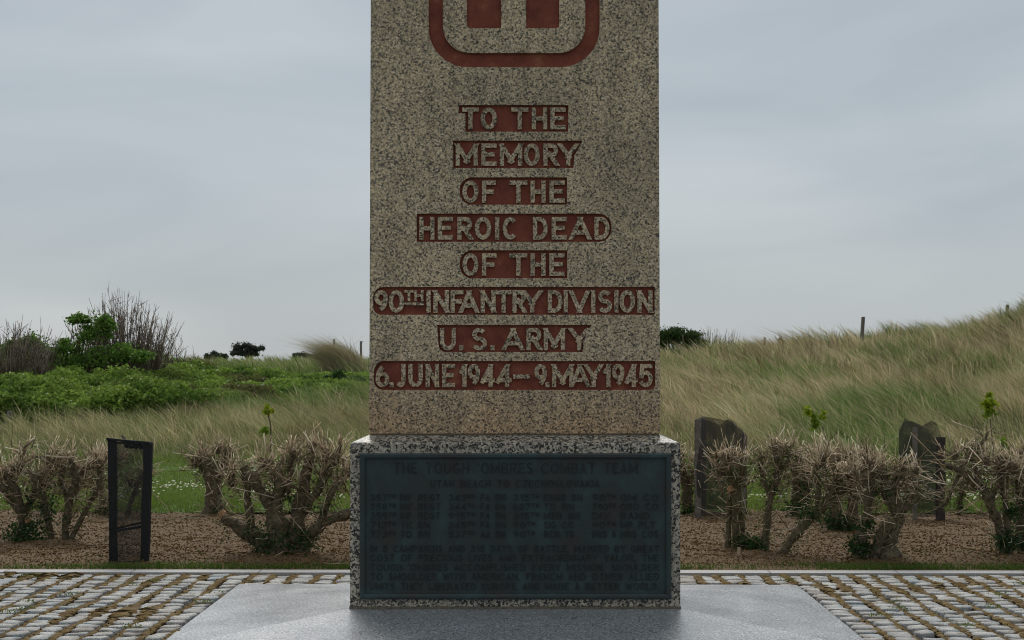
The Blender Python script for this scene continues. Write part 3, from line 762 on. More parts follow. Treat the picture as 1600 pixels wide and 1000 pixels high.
def glyph(m, ch, x0, yt, x1, yb, t, conv, yfront, depth, sides=True):
    """strokes of one letter between photo-pixel box corners (rows run downwards)"""
    g = G[ch]; closed = False
    if g[0] == 'closed': closed = True; g = g[1:]
    w = x1-x0; cx0 = x0+t/2; cw = max(w-t, 0); hb = yb-yt-t
    if ch in "I.',": cx0 = (x0+x1)/2; cw = 0
    mp_ = lambda p: (cx0+p[0]*cw, yb-t/2-p[1]*hb)
    nst = 0
    for pl_ in g:
        P = [mp_(p) for p in pl_]
        Q = [P[0]]
        for q in P[1:]:
            if math.dist(q, Q[-1]) > .05: Q.append(q)
        P = Q
        if len(P) < 2: continue
        isclosed = math.dist(P[0], P[-1]) < .1 and len(P) > 5
        if isclosed: P = P[:-1]
        n = len(P)
        if not isclosed:
            for e, f in ((0, 1), (-1, -2)):
                d = (P[e][0]-P[f][0], P[e][1]-P[f][1]); l = math.hypot(*d)
                k = t/2 if (abs(d[0]) < .01 or abs(d[1]) < .01) else t*.9
                if n > 2 and abs(d[0]) > .01 and abs(d[1]) > .01: k = t*.1
                P[e] = (P[e][0]+d[0]/l*k, P[e][1]+d[1]/l*k)
        Lf, Rt = [], []
        for i in range(n):
            a = P[i-1] if (i > 0 or isclosed) else P[i]; b = P[(i+1) % n] if (i < n-1 or isclosed) else P[i]
            d = (b[0]-a[0], b[1]-a[1]); l = math.hypot(*d) or 1; nx_, ny_ = -d[1]/l, d[0]/l
            k = 1.0
            if 0 < i < n-1 or isclosed:
                d1 = (P[i][0]-a[0], P[i][1]-a[1]); l1 = math.hypot(*d1) or 1
                cs = abs(-d1[1]/l1*nx_ + d1[0]/l1*ny_); k = 1/max(cs, .6)
            Lf.append((P[i][0]+nx_*t/2*k, P[i][1]+ny_*t/2*k)); Rt.append((P[i][0]-nx_*t/2*k, P[i][1]-ny_*t/2*k))
        yfr = yfront + nst*.00025; nst += 1
        if n == 2:
            poly = clip_poly([Lf[0], Lf[1], Rt[1], Rt[0]], yt, yb) if ch != ',' else [Lf[0], Lf[1], Rt[1], Rt[0]]
            if len(poly) >= 3: m.prism_y([conv(*q) for q in poly], yfr, yfront+depth)
            continue
        b = len(m.v); N2 = n
        for q in Lf: a_ = conv(*q); m.v.append((a_[0], yfr, a_[1]))
        for q in Rt: a_ = conv(*q); m.v.append((a_[0], yfr, a_[1]))
        for q in Lf: a_ = conv(*q); m.v.append((a_[0], yfront+depth, a_[1]))
        for q in Rt: a_ = conv(*q); m.v.append((a_[0], yfront+depth, a_[1]))
        rngi = range(n) if isclosed else range(n-1)
        for i in rngi:
            j = (i+1) % n
            m.f.append((b+i, b+j, b+n+j, b+n+i))
            m.f.append((b+i, b+2*n+i, b+2*n+j, b+j)); m.f.append((b+n+i, b+n+j, b+3*n+j, b+3*n+i))
        if not isclosed:
            m.f.append((b, b+n, b+3*n, b+2*n)); m.f.append((b+n-1, b+3*n-1, b+4*n-1, b+2*n-1))
LINES = [
 (0,167.8,201.8,[('T',722,748),('O',751,776.3),('T',799,825.5),('H',831,855),('E',860,884)]),
 (1,224,258.8,[('M',712,746.5),('E',752,776),('M',781,816),('O',818.5,843.5),('R',849,872.5),('Y',873,903)]),
 (2,282,316.5,[('O',722.5,747.5),('F',753,774.5),('T',796,824),('H',829,852.5),('E',858.5,882.5)]),
 (3,338.8,374.2,[('H',655,678.7),('E',684,707.5),('R',714.3,738),('O',742,767.5),('I',773,780.5),('C',785.5,807),('D',832.7,856),('E',862,885.5),('A',890,923.5),('D',928.8,952.5)]),
 (4,395.5,431,[('O',722.5,747.5),('F',753,776),('T',796,824),('H',829,852.5),('E',858.5,882.5)]),
 (5,453.2,488.6,[('9',584.8,606),('0',607.2,631.2),('I',666,673),('N',677,701.5),('F',704,724),('A',717.5,748),('N',751,774.5),('T',775,799),('R',800.7,822),('Y',816,847),('D',856,879),('I',880.8,887.6),('V',889.7,921.3),('I',923.6,930.4),('S',934,956.5),('I',959.8,966.6),('O',968,992.3),('N',996,1019.6)]),
 (6,512.3,547.2,[('U',687.4,712.3),('.',717.5,723.5),('S',736.7,761),('.',766.5,772.5),('A',785,818.5),('R',822.5,846.3),('M',849.7,883),('Y',889.7,920.5)]),
 (7,568.7,605,[('6',586.5,608),('.',608.7,614.7),('J',617,633.5),('U',637.8,660.5),('N',665,686),('E',690.6,711),('1',719,729),('9',730.6,750),('4',752,773),('4',776,799.3),('-',801.7,828.5),('9',835,854.5),('.',852.5,858.3),('M',862.5,896),('A',890.5,922),('Y',913.5,941.5),('1',944,954),('9',955.8,975.8),('4',977.5,996.5),('5',998.6,1020)]),
]
def letter(ch, x0, yt, x1, yb, t, par, off=0):
    m = MB(); glyph(m, ch, x0, yt, x1, yb, t, S, DS+.0045+off, REC-.004)
    me = m.mesh('letter'); me.materials.append(M['shaft'])
    o = bpy.data.objects.new('letter', me); COL.objects.link(o); o.parent = par
    o.matrix_parent_inverse = Matrix.Translation(-Vector(mon.location))@Matrix()
    o.matrix_parent_inverse = Matrix()
    return o
for o in panels:                                   # panels sit at the monument's origin, letters in world coordinates
    pass
for pi, yt, yb_, L in LINES:
    for k, (ch, x0, x1) in enumerate(L): letter(ch, x0, yt, x1, yb_, 6.6, panels[pi], .0006*(k % 2))
letter('T', 632, 453.2, 646, 470.5, 4.0, panels[5]); letter('H', 647.5, 453.2, 661.5, 470.5, 4.0, panels[5])
m = MB(); m.prism_y([S(632,476.8), S(662.5,476.8), S(662.5,472.6), S(632,472.6)], DS+.0045, DS+REC); m.build('underline', M['shaft'], None).parent = panels[5]

# ---- bronze plaque
DQ = DP-.012
def Q(px, py): return (wx(px, DQ-.02), wz(py, DQ-.02))
px0, py0, px1, py1 = 562, 708.5, 1049, 936.5
m = MB()
a, b_, c_, d_ = Q(px0, py1)[0], Q(px1, py1)[0], Q(0, py1)[1], Q(0, py0)[1]
m.quadbox(a+.004, b_-.004, DQ, DP+.002, c_+.004, d_-.004)
plq = m.build('plaque', M['bronze'], mon)
M['letters'] = simple('shadow_dark_bronze', (.019,.020,.019), .45, 25, .3, (.03,.036,.034), .2, .2)  # darker than the field: shadow of the raised strokes is put into the colour
def sub(o, par):
    o.parent = par; o.matrix_parent_inverse = Matrix(); return o
w = Q(570, 0)[0]-Q(562, 0)[0]; ch = .009
m = MB()                                             # chamfered frame
def ring(x0, x1, z0, z1, y): return [(x0,y,z0),(x1,y,z0),(x1,y,z1),(x0,y,z1)]
rs = [ring(a, b_, c_, d_, DQ+.010), ring(a, b_, c_, d_, DQ-.022), ring(a+ch, b_-ch, c_+ch, d_-ch, DQ-.027), ring(a+w-ch, b_-w+ch, c_+w-ch, d_-w+ch, DQ-.027), ring(a+w, b_-w, c_+w, d_-w, DQ-.020), ring(a+w, b_-w, c_+w, d_-w, DQ+.002)]
for r_ in rs: m.v += r_
for i in range(len(rs)-1):
    for k in range(4): m.f.append((i*4+k, i*4+(k+1) % 4, i*4+4+(k+1) % 4, i*4+4+k))
sub(m.build('plaque_frame', M['bronze']), plq)
WID = {'I': .12, '1': .45, '.': .15, ',': .15, "'": .15, 'J': .6, 'E': .72, 'F': .7, 'L': .7, 'M': 1.1, 'W': 1.25, 'S': .75, ' ': .62, 'O': 1.0, 'G': .95, 'C': .95, 'Q': 1.0, '-': .5}
PARA = MB()
def textline(s, x0, x1, yb, hpx, t, sup=0, single=True):
    yt = yb-hpx
    up = set()
    if sup:                                         # raised ordinal endings
        for e in ('TH', 'RD'):
            for i in range(len(s)-1):
                if s[i:i+2] == e and i > 0 and s[i-1].isdigit(): up |= {i, i+1}
    ws = [WID.get(c, .85)*(.62 if i in up else 1) for i, c in enumerate(s)]
    gap = .26; tot = sum(ws)+gap*(len(s)-1); k = (x1-x0)/tot; x = x0
    for i, c in enumerate(s):
        wd = ws[i]*k
        if c != ' ':
            m = MB() if single else PARA
            if i in up: glyph(m, c, x, yt, x+wd, yt+hpx*.62, t*.85, Q, DQ-.008, .009)
            else: glyph(m, c, x, yt, x+wd, yb, t, Q, DQ-.008-.0003*(i % 2), .009)
            if single: sub(m.build('letter', M['letters']), plq)
        x += wd+gap*k
textline("THE TOUGH 'OMBRES COMBAT TEAM", 615, 997, 740, 17, 2.0)
textline("UTAH BEACH TO CZECHOSLOVAKIA", 672, 937, 761.5, 11.5, 1.5)
ROWS = [782.8, 797.3, 811.4, 825.8, 840.3]
TBL = [("357TH", "INF REGT", "343RD", "FA BN", "315TH", "ENGR BN", "90TH", "QM CO"),
       ("358TH", "INF REGT", "344TH", "FA BN", "607TH", "TD BN", "790TH", "ORD CO"),
       ("359TH", "INF REGT", "915TH", "FA BN", "315TH", "MED BN", "DIV", "BAND"),
       ("712TH", "TK BN", "345TH", "FA BN", "90TH", "SIG CO", "90TH", "MP PLT"),
       ("773RD", "TD BN", "537TH", "AA BN", "90TH", "RCN TR", "HQS &", "HQS COS")]
X0 = [578, 625, 700.5, 751, 802, 850, 926, 970]
X1 = [[618, 688, 742, 790, 842, 910, 962, 1029], [618, 688, 742, 790, 842, 897, 962, 1029], [618, 688, 742, 790, 842, 905, 953, 1015], [618, 671, 742, 790, 836, 896, 962, 1024], [618, 671, 742, 790, 836, 897, 963, 1029]]
for r_, yy_ in enumerate(ROWS):
    for c_i in range(8): textline(TBL[r_][c_i], X0[c_i], X1[r_][c_i], yy_, 10.6, 1.35, 1)
for s, yy_ in zip(["IN 5 CAMPAIGNS AND 318 DAYS OF BATTLE, MARKED BY GREAT", "COST OF PRECIOUS LIVES AND EXTRAORDINARY VALOR, THE", "TOUGH 'OMBRES ACCOMPLISHED EVERY MISSION. SHOULDER", "TO SHOULDER WITH AMERICAN, FRENCH AND OTHER ALLIED", "UNITS THEY LIBERATED EUROPE AND MADE A BETTER WORLD."],
                  [863.3, 877.6, 892.4, 907.0, 922.2]):
    textline(s, 578, 1030, yy_, 10.8, 1.25, 0, False)
o = sub(PARA.build('raised_lettering', M['letters']), plq); o['kind'] = 'stuff'

# fix parenting: everything below the memorial was modelled in world coordinates
def world_parent(o):
    o.matrix_parent_inverse = Matrix.Translation(-Vector(mon.location))
for o in list(mon.children): world_parent(o)

# ------------------------------------------------------------------ sett paving, kerb
pav = sheet('paving', -9, 9, 3, 13.27, 40, 40, lambda X, Y: -.055+0*X, M['jointsoil']); tag(pav, kind='structure')
CW, RW = .175, .158
def sett_mesh(sd):
    r = random.Random(sd); hw, hd = .5, .5; pts = []
    for (cx_, cy_) in ((1,1),(-1,1),(-1,-1),(1,-1)):
        k1, k2 = r.uniform(.10, .22), r.uniform(.10, .26)
        q = [(cx_*hw, cy_*(hd-k2)), (cx_*(hw-k1), cy_*hd)]
        if cx_*cy_ < 0: q = q[::-1]
        pts += q
    pts = [(x+r.uniform(-.05, .05), y+r.uniform(-.07, .07)) for x, y in pts]
    V = [(x, y, -.06) for x, y in pts] + [(x, y, -.009+r.uniform(-.003, .003)) for x, y in pts] + [(x*.93, y*.88, r.uniform(-.005, .004)) for x, y in pts] + [(r.uniform(-.15,.15), r.uniform(-.15,.15), r.uniform(-.002,.004))]
    n = 8; Fs = []
    for a in (0, 8):
        for k in range(n): Fs.append((a+k, a+(k+1) % n, a+n+(k+1) % n, a+n+k))
    for k in range(n): Fs.append((16+k, 16+(k+1) % n, 24))
    return V, Fs
protos = [sett_mesh(s) for s in range(12)]
pmesh = []
for V, Fs in protos:
    me = bpy.data.meshes.new('cobble'); me.from_pydata(V, [], Fs); me.polygons.foreach_set('use_smooth', [True]*len(Fs)); me.update(); me.materials.append(M['sett']); pmesh.append(me)
cells = []
rr = random.Random(5)
nrow = int((13.2-9.25)/RW)
for r_ in range(nrow):
    for c_ in range(-30, 31):
        x = (c_+.5)*CW + .03 + .012*math.sin(r_*.9+c_*2.1) + rr.uniform(-.007, .007); y = 13.17-(r_+.5)*RW + rr.uniform(-.008, .008)+.008*math.sin(c_*1.3)
        X_, Y_ = yaw(x, y)
        # leave out setts under the slab
        lx = (X_-(xl+xr)/2); 
        if abs(lx + (12.58-Y_)*math.tan(YAW)*-1) < (xr-xl)/2+.055 and Y_ < 12.58+.02: continue
        if abs(X_)/Y_*F > 800*1.28: continue
        tx = rr.uniform(-.05, .05); ty = rr.uniform(-.05, .05)
        miss = rr.random() < .012
        if miss: continue
        cells.append((X_, Y_, rr.uniform(-.008, .005), YAW+rr.uniform(-.05, .05)+(math.pi if rr.random() < .5 else 0), tx, ty, (CW-.030)*rr.uniform(.80, 1.0), (RW-.014)*rr.uniform(.80, 1.0), rr.randrange(12)))
inview = lambda c: abs(c[0])/c[1]*F < 810 and c[1] > 9.95
cells.sort(key=lambda c: (not inview(c), c[1]))
from mathutils import Euler
rest = MB()
for i, c in enumerate(cells):
    Mx = Matrix.Translation((c[0], c[1], c[2])) @ Euler((c[4], c[5], c[3])).to_matrix().to_4x4() @ Matrix.Diagonal((c[6], c[7], 1, 1))
    if i < 300:
        o = bpy.data.objects.new('cobble', pmesh[c[8]]); COL.objects.link(o); o.parent = pav; o.matrix_basis = Mx
    else:
        V, Fs = protos[c[8]]; b0 = len(rest.v); rest.v += [tuple(Mx @ Vector(v)) for v in V]; rest.f += [tuple(b0+q for q in f) for f in Fs]
o = rest.build('cobbles', M['sett'], pav, True); o['kind'] = 'stuff'
# moss in the column joints, thick in places
def moss():
    MV = MB()
    for c_ in range(-29, 31):
        for s in range(60):
            y = 9.3+s*.0652; x = c_*CW+.03+.02*math.sin(s*.21+c_*1.9)
            X_, Y_ = yaw(x, y)
            if abs(X_-(xl+xr)/2) < (xr-xl)/2+.02 and Y_ < 12.6: continue
            k = float(fbm(x*1.5, y*1.5, 55)); w_ = .019+.034*k+ (.03*max(0, k-.55)*4) + max(0, (y-12.6))*.02
            h = -.016+.022*k + rr.uniform(-.004, .004)
            MV.tube([(X_, Y_-.055, -.045), (X_+rr.uniform(-.006,.006), Y_-.03, h), (X_+rr.uniform(-.008,.008), Y_, h+.006), (X_+rr.uniform(-.006,.006), Y_+.03, h), (X_, Y_+.055, -.045)], [.01, w_, w_*1.1, w_, .01], 6, False, .25)
    for v in range(len(MV.v)):
        x, y, z = MV.v[v]; MV.v[v] = (x, y, max(-.05, (-.012+z)*.35 - .005))
    o = MV.build('joint_moss', M['moss'], pav, True); o['kind'] = 'stuff'
moss()
# weeds between the setts
n = 2600
u = rng.uniform(0, 1, n); cx_ = rng.uniform(-5, 5, 60); cy_ = 9.9+rng.random(60)**.6*3.25; k = rng.integers(0, 60, n)
x = cx_[k]+rng.normal(0, .035, n); y = cy_[k]+rng.normal(0, .035, n)
ok = ~((np.abs(x-(xl+xr)/2) < (xr-xl)/2+.02) & (y < 12.6)) & (y < 13.2); x, y = x[ok], y[ok]; n = len(x)
o = link('weeds', leaves('weeds', np.stack([x, y, rng.uniform(-.002, .022, n)], 1), rng.uniform(.008, .02, n), lerpc((.08,.12,.02), (.20,.26,.06), rng.random(n)), .7, .6), M['leaf'])
tag(o, 'small green weeds and moss tufts growing between the setts', 'weeds', kind='stuff')
# kerb
kb = empty('kerb', (0, 13.33, 0)); kb['kind'] = 'structure'
for i in range(-6, 6):
    m = MB(); x0, x1 = i*1.02+.004, (i+1)*1.02-.004
    cs = [yaw(x0, 13.24), yaw(x1, 13.24), yaw(x1, 13.42), yaw(x0, 13.42)]
    m.v = [(*q, -.1) for q in cs]+[(*q, .006) for q in cs]; m.f = [(0,3,2,1),(4,5,6,7),(0,1,5,4),(1,2,6,5),(2,3,7,6),(3,0,4,7)]
    o = m.build('kerb_stone', M['kerb'], kb)
sh = sheet('verge', -9, 9, 13.41, 13.75, 60, 4, lambda X, Y: -.012+(fbm(X*4, Y*4, 3)-.5)*.012, M['soil']); tag(sh, kind='structure')

# ------------------------------------------------------------------ pollarded shrubs in the bed
TW = np.array([(.64,.51,.35), (.48,.37,.24), (.32,.24,.15), (.76,.63,.46), (.19,.145,.095)])
def pollard(label, ybase, limbs, heads, ivy=(), thin=60, cuts=(), dens=1.0, group='cut back pollarded shrubs in the planting bed', seed=1):
    global rng
    rg = np.random.default_rng(seed*131+7); random.seed(seed)
    D = gd(ybase); k = D/F
    bx = wx(limbs[0][0][0], D); t = empty('pollarded_shrub', (bx, D, 0)); tag(t, label, 'shrub', group)
    woody = []                                          # points on limbs for twigs
    for L in limbs:
        off = 0; P = []; Rr = []
        dy = random.uniform(-.10, .10)
        n = len(L)
        for i, (px, py, r) in enumerate(L):
            f = i/max(n-1, 1)
            P.append(Vector((wx(px, D), D+dy*f*1.5+random.uniform(-.01, .01), wz(py, D)))); Rr.append(r*k*.88)
        if L[0][1] > ybase-25: P[0].z = min(P[0].z, -.05)
        P2, R2 = [], []
        for i in range(n-1):
            for s in range(4):
                u = s/4; a0 = P[max(i-1,0)]; a1 = P[i]; a2 = P[i+1]; a3 = P[min(i+2,n-1)]
                q = .5*((2*a1)+(a2-a0)*u+(2*a0-5*a1+4*a2-a3)*u*u+(3*a1-a0-3*a2+a3)*u**3)
                r = Rr[i]*(1-u)+Rr[i+1]*u
                P2.append(q+Vector([random.uniform(-1, 1)*r*.18 for _ in range(3)])); R2.append(r*random.uniform(.80, 1.28))
        P2.append(P[-1]); R2.append(Rr[-1]*.9)
        if L[0][1] > ybase-25: R2[0] *= 1.35
        m = MB(); m.tube(P2, R2, 9, True, .14); m.build('trunk' if L[0][1] > ybase-25 else 'branch', M['bark'], t, True)
        woody += [(tuple(p), r) for p, r in zip(P2, R2)][2:]
    A, B, C, r0, col = [], [], [], [], []
    def add(a, d, ln, r, c, bend=.25):
        d = d/np.linalg.norm(d); side = rg.normal(0, 1, 3)*bend*ln*.5
        A.append(a); B.append(a+d*ln*.5+side*.5); C.append(a+d*ln+side*rg.uniform(-.3, 1)); r0.append(r); col.append(c)
    for (px, py, sp, cnt) in heads:
        px += rg.uniform(-6, 6); py += rg.uniform(-7, 20); cnt *= rg.uniform(.6, 1.45); sp *= .92
        c = np.array([wx(px, D), D+rg.uniform(-.12, .12), wz(py, D)]); s = sp*k
        # knuckle
        kr = min(.035, s*.28)
        knob = MB(); knob.tube([tuple(c+np.array([0,0,-kr*1.6])), tuple(c+rg.normal(0,.008,3)), tuple(c+np.array([rg.normal(0,.01),0,kr*1.2]))], [kr*.7, kr*1.15, kr*.8], 7, True, .25)
        knob.build('knuckle', M['bark'], t, True)
        # crooked arms carrying sub heads
        for _ in range(int(3*dens)+1):
            d = rg.normal(0, 1, 3); d[2] = abs(d[2])*.6+.25; d /= np.linalg.norm(d); ln = s*rg.uniform(.4, 1.0)
            add(c, d, ln, rg.uniform(.008, .018), TW[4]*rg.uniform(.45, 1.0), .5)
            e = C[-1]
            for _ in range(int(cnt*dens/6)):
                d2 = rg.normal(0, .75, 3)+np.array([0, 0, .7])+d*.7
                add(e+rg.normal(0, .015, 3), d2, .03+.17*rg.random()**1.8, rg.uniform(.002, .0062), TW[rg.integers(0, 4)]*rg.uniform(.6, 1.3), .16)
        for _ in range(int(cnt*dens*.75)):
            d = rg.normal(0, .75, 3)+np.array([0, 0, .6]); st = c+rg.normal(0, s*.42, 3)*np.array([1, .8, .75])
            add(st, d, .04+.24*rg.random()**2.2, rg.uniform(.002, .006), TW[rg.integers(0, 5)]*rg.uniform(.5, 1.2), .28)
    for (px, py, sp, cnt) in heads:                     # dark tangle of old growth under the cut tips
        for _ in range(int(cnt*.5)):
            st = np.array([wx(px+rg.normal(0, sp*.55), D), D+rg.normal(0, .09), wz(py+10+abs(rg.normal(0, 26)), D)])
            d = rg.normal(0, .6, 3)+np.array([0, 0, .6])
            add(st, d, rg.uniform(.06, .20), rg.uniform(.002, .0065), TW[rg.integers(1, 5)]*rg.uniform(.35, .85), .35)
    for _ in range(int(thin*2.0)):
        p, r = woody[int(len(woody)*rg.random())]
        d = rg.normal(0, 1, 3); d[2] = d[2]*.5+.35
        add(np.array(p)+rg.normal(0, .03, 3), d, .06+.3*rg.random()**1.7, rg.uniform(.002, .005), TW[rg.integers(1, 5)]*rg.uniform(.4, 1.0), .3)
    me = twigs('twigs', np.array(A), np.array(B), np.array(C), np.array(r0), np.array(r0)*.5, np.array(col))
    o = link('twigs', me, M['twig'], t); o['kind'] = 'stuff'
    # leaves: ivy at the foot, small green sprigs on the limbs
    P, s, c = [], [], []
    for (px, py, sp, cnt) in ivy:
        cnt = int(cnt*1.1)
        q = np.stack([rg.normal(wx(px, D), sp*k*.5, cnt), rg.normal(D-.04, sp*k*.35+.03, cnt), rg.normal(wz(py, D), sp*k*.4, cnt)], 1); q[:, 2] = np.abs(q[:, 2])
        P.append(q); s.append(rg.uniform(.016, .042, cnt)); c.append(lerpc((.018,.045,.016), (.06,.11,.035), rg.random(cnt)))
    for (px, py, sp, cnt) in heads:
        m_ = 16; q = np.stack([rg.normal(wx(px, D), sp*k*.6, m_), rg.normal(D-.02, .08, m_), wz(py+14, D)-np.abs(rg.normal(0, 24*k, m_))], 1)
        P.append(q); s.append(rg.uniform(.014, .034, m_)); c.append(lerpc((.05,.065,.025), (.13,.14,.06), rg.random(m_)))
    w = np.array([p for p, r in woody]); i = rg.integers(0, len(w), 1100)
    P.append(w[i]+rg.normal(0, .045, (1100, 3))); s.append(rg.uniform(.010, .026, 1100)); c.append(lerpc((.05,.085,.022), (.15,.18,.055), rg.random(1100)))
    o = link('leaves', leaves('leaves', np.concatenate(P), np.concatenate(s), np.concatenate(c), .7, .75), M['leaf'], t); o['kind'] = 'stuff'
    for (px, py, r, ang) in cuts:                       # fresh cut end of a limb
        x, z = wx(px, D), wz(py, D); dv = Vector((math.cos(R(ang))*.5, -.8, math.sin(R(ang))*.4)).normalized()
        m = MB(); p0 = Vector((x, D-.05, z)); m.tube([p0-dv*.02, p0+dv*.012], [r*k, r*k*.95], 10, True, .08); m.build('cut_end', M['orangecut'], t)
    return t
pollard('broad dense pollarded shrub at the left edge, left of the black tree guard', 848,
  [[(32,850,10),(36,805,9),(28,765,7),(8,735,5)],[(36,805,8),(55,765,6),(78,728,5)],[(100,838,7),(108,790,7),(122,748,6),(116,715,4)],[(85,838,6),(70,785,6),(58,742,5)],[(104,838,6),(132,800,5),(150,765,4),(156,728,4)],[(30,800,6),(5,770,5),(-20,745,5)],[(110,790,5),(95,755,5),(92,722,4)]],
  [(0,725,32,60),(25,728,30,60),(52,730,30,60),(80,722,28,60),(105,718,28,60),(128,722,28,60),(150,728,24,55),(40,715,30,60),(92,712,26,50),(-25,735,30,50),(65,750,30,45),(118,745,25,45),(15,750,30,45)],
  ivy=[(35,838,30,500),(70,800,40,300),(55,825,25,200)], thin=260, seed=1, cuts=[(45,812,5,180)])
pollard('pollarded shrub partly hidden behind the black netting guard on the left', 808,
  [[(160,809,9),(156,770,6),(150,725,5)],[(165,809,6),(175,765,4),(178,720,4)],[(195,790,4),(215,755,4),(232,735,3)]],
  [(148,715,24,55),(170,712,24,55),(205,740,20,45),(228,728,15,30),(185,720,20,35)], ivy=[(162,800,16,160)], thin=90, seed=2)
pollard('squat pollarded shrub with a twisted stump between the black guard and the large shrub', 806,
  [[(322,807,11),(332,765,10),(326,718,8)],[(348,807,8),(338,770,8),(350,722,6)],[(335,765,7),(318,735,5),(306,712,5)],[(330,770,7),(345,740,6),(352,706,5)]],
  [(325,705,20,50),(348,708,20,50),(308,712,20,40),(338,698,20,45),(362,722,14,25)], ivy=[(335,800,14,50)], thin=80, seed=3)
pollard('largest pollarded shrub, spreading from a thick ivy clad stump left of the monument', 872,
  [[(422,874,16),(402,842,13),(372,822,10),(350,807,8)],[(440,874,24),(438,832,17),(434,790,12),(440,760,9),(428,735,7)],[(452,872,18),(464,812,13),(474,762,11),(480,716,9)],
   [(462,867,15),(486,836,10),(515,812,9),(560,797,9)],[(434,850,14),(425,800,10),(408,760,9),(392,738,8)],[(396,838,8),(388,790,7),(386,745,8),(380,728,6)],[(474,800,8),(500,760,7),(522,722,6)],[(500,822,7),(512,785,6),(528,755,5)],[(440,770,6),(452,745,5),(455,715,5)]],
  [(385,735,26,50),(428,728,24,50),(455,712,24,50),(482,700,26,60),(505,705,28,60),(528,712,26,60),(548,722,24,55),(408,715,24,40),(362,738,22,30),(452,755,20,30),(530,745,22,40),(352,805,10,12),(500,735,20,30)],
  ivy=[(440,850,42,650),(400,835,22,200),(475,845,25,250),(500,800,25,60),(450,775,14,60)], thin=300, cuts=[(349,804,8,170),(452,749,5,150)], seed=4)
pollard('small pollarded shrub just right of the pedestal, half hidden by it', 805,
  [[(1074,806,8),(1072,765,6),(1066,722,5)],[(1080,806,6),(1078,770,5),(1084,732,4)]],
  [(1066,715,20,50),(1082,728,18,45),(1060,735,20,40),(1050,712,20,30)], ivy=[(1075,800,14,160)], thin=70, seed=5)
pollard('slender pollarded shrub with a fist of upright twigs in front of the leaning netted guard', 862,
  [[(1137,861,5),(1140,805,5),(1143,762,5)],[(1152,862,6),(1149,805,6),(1150,765,7),(1138,738,7),(1128,722,8)],[(1163,850,4),(1158,800,4),(1150,765,4)],[(1150,765,6),(1156,742,5),(1158,724,6)]],
  [(1126,716,22,60),(1142,716,20,50),(1158,718,17,45),(1114,712,12,18)], ivy=[(1160,845,16,260),(1175,850,14,200)], thin=70, cuts=[(1141,763,5,60)], dens=.85, seed=6)
pollard('upright pollarded shrub on a single mossy trunk right of the slender one', 866,
  [[(1192,867,8),(1197,822,8),(1204,776,6),(1214,742,6),(1210,708,5)],[(1204,776,5),(1192,745,4),(1188,715,4)],[(1210,745,5),(1228,722,4),(1232,706,4)]],
  [(1190,712,18,35),(1210,702,20,45),(1230,704,20,45),(1222,725,18,30)], ivy=[(1183,850,14,200),(1207,760,10,60)], thin=110, seed=7)
pollard('pollarded shrub on a trunk leaning steeply to the right, ivy halfway up', 870,
  [[(1214,870,8),(1245,832,8),(1276,800,7),(1297,772,6),(1304,745,5)],[(1276,800,5),(1280,765,4),(1274,735,4)],[(1290,780,4),(1318,765,4),(1335,748,3)]],
  [(1275,732,18,30),(1304,738,20,35),(1330,745,16,22),(1290,720,20,35)], ivy=[(1262,800,18,160)], thin=120, dens=.8, seed=8)
pollard('low dark pollarded shrub at the back of the bed, behind the leaning trunk', 812,
  [[(1240,813,9),(1246,770,7),(1240,725,5)],[(1258,813,7),(1262,770,5),(1266,722,4)]],
  [(1240,716,22,50),(1264,712,20,45),(1250,732,20,40)], ivy=[(1245,790,26,350),(1255,760,24,200)], thin=100, seed=9)
pollard('thick pollarded shrub in the middle row, left of the gnarled double stump', 832,
  [[(1308,834,13),(1304,795,10),(1290,748,6),(1286,720,5)],[(1326,833,11),(1330,785,8),(1322,735,6)],[(1304,795,7),(1312,755,6),(1308,718,5)],[(1330,785,6),(1345,750,5),(1350,718,5)]],
  [(1285,712,24,60),(1308,708,26,60),(1330,708,26,60),(1352,712,24,50),(1318,732,26,50),(1340,735,24,45)], ivy=[(1300,815,24,420),(1325,822,20,250)], thin=160, seed=10)
pollard('gnarled pollarded shrub with a thick double stump in front of the tall black netting', 876,
  [[(1388,878,17),(1392,840,14),(1402,802,12),(1386,770,10),(1376,730,7)],[(1362,876,12),(1376,835,11),(1394,812,10)],[(1402,802,9),(1422,786,6),(1434,768,5)],[(1338,870,11),(1346,832,10),(1356,792,7),(1352,748,6)],[(1386,775,7),(1402,748,6),(1412,728,5)],[(1356,792,5),(1366,760,5),(1362,728,4)]],
  [(1376,715,24,50),(1350,722,24,50),(1402,722,22,45),(1422,735,14,24),(1366,742,24,40),(1430,762,12,16),(1400,756,20,35),(1338,740,18,30)],
  ivy=[(1342,852,20,420),(1385,770,14,80),(1350,820,14,140)], thin=210, seed=11)
pollard('pollarded shrub at the right with a long crooked branch reaching left to the black netting', 872,
  [[(1566,873,10),(1564,832,8),(1546,785,8),(1530,757,8),(1500,738,6),(1476,726,5)],[(1578,872,7),(1574,805,6),(1566,748,6),(1558,718,5)],[(1500,738,5),(1514,716,4),(1536,695,3),(1548,680,2.5)],[(1530,757,6),(1528,735,5),(1522,712,4)],[(1546,785,5),(1560,760,5),(1580,740,4)],[(1500,738,4),(1488,765,4),(1478,790,3)]],
  [(1500,712,18,35),(1540,725,22,45),(1560,712,24,50),(1580,722,24,50),(1532,745,18,25),(1566,750,20,30)],
  ivy=[(1570,845,20,380),(1582,800,16,160)], thin=190, dens=.9, seed=12)
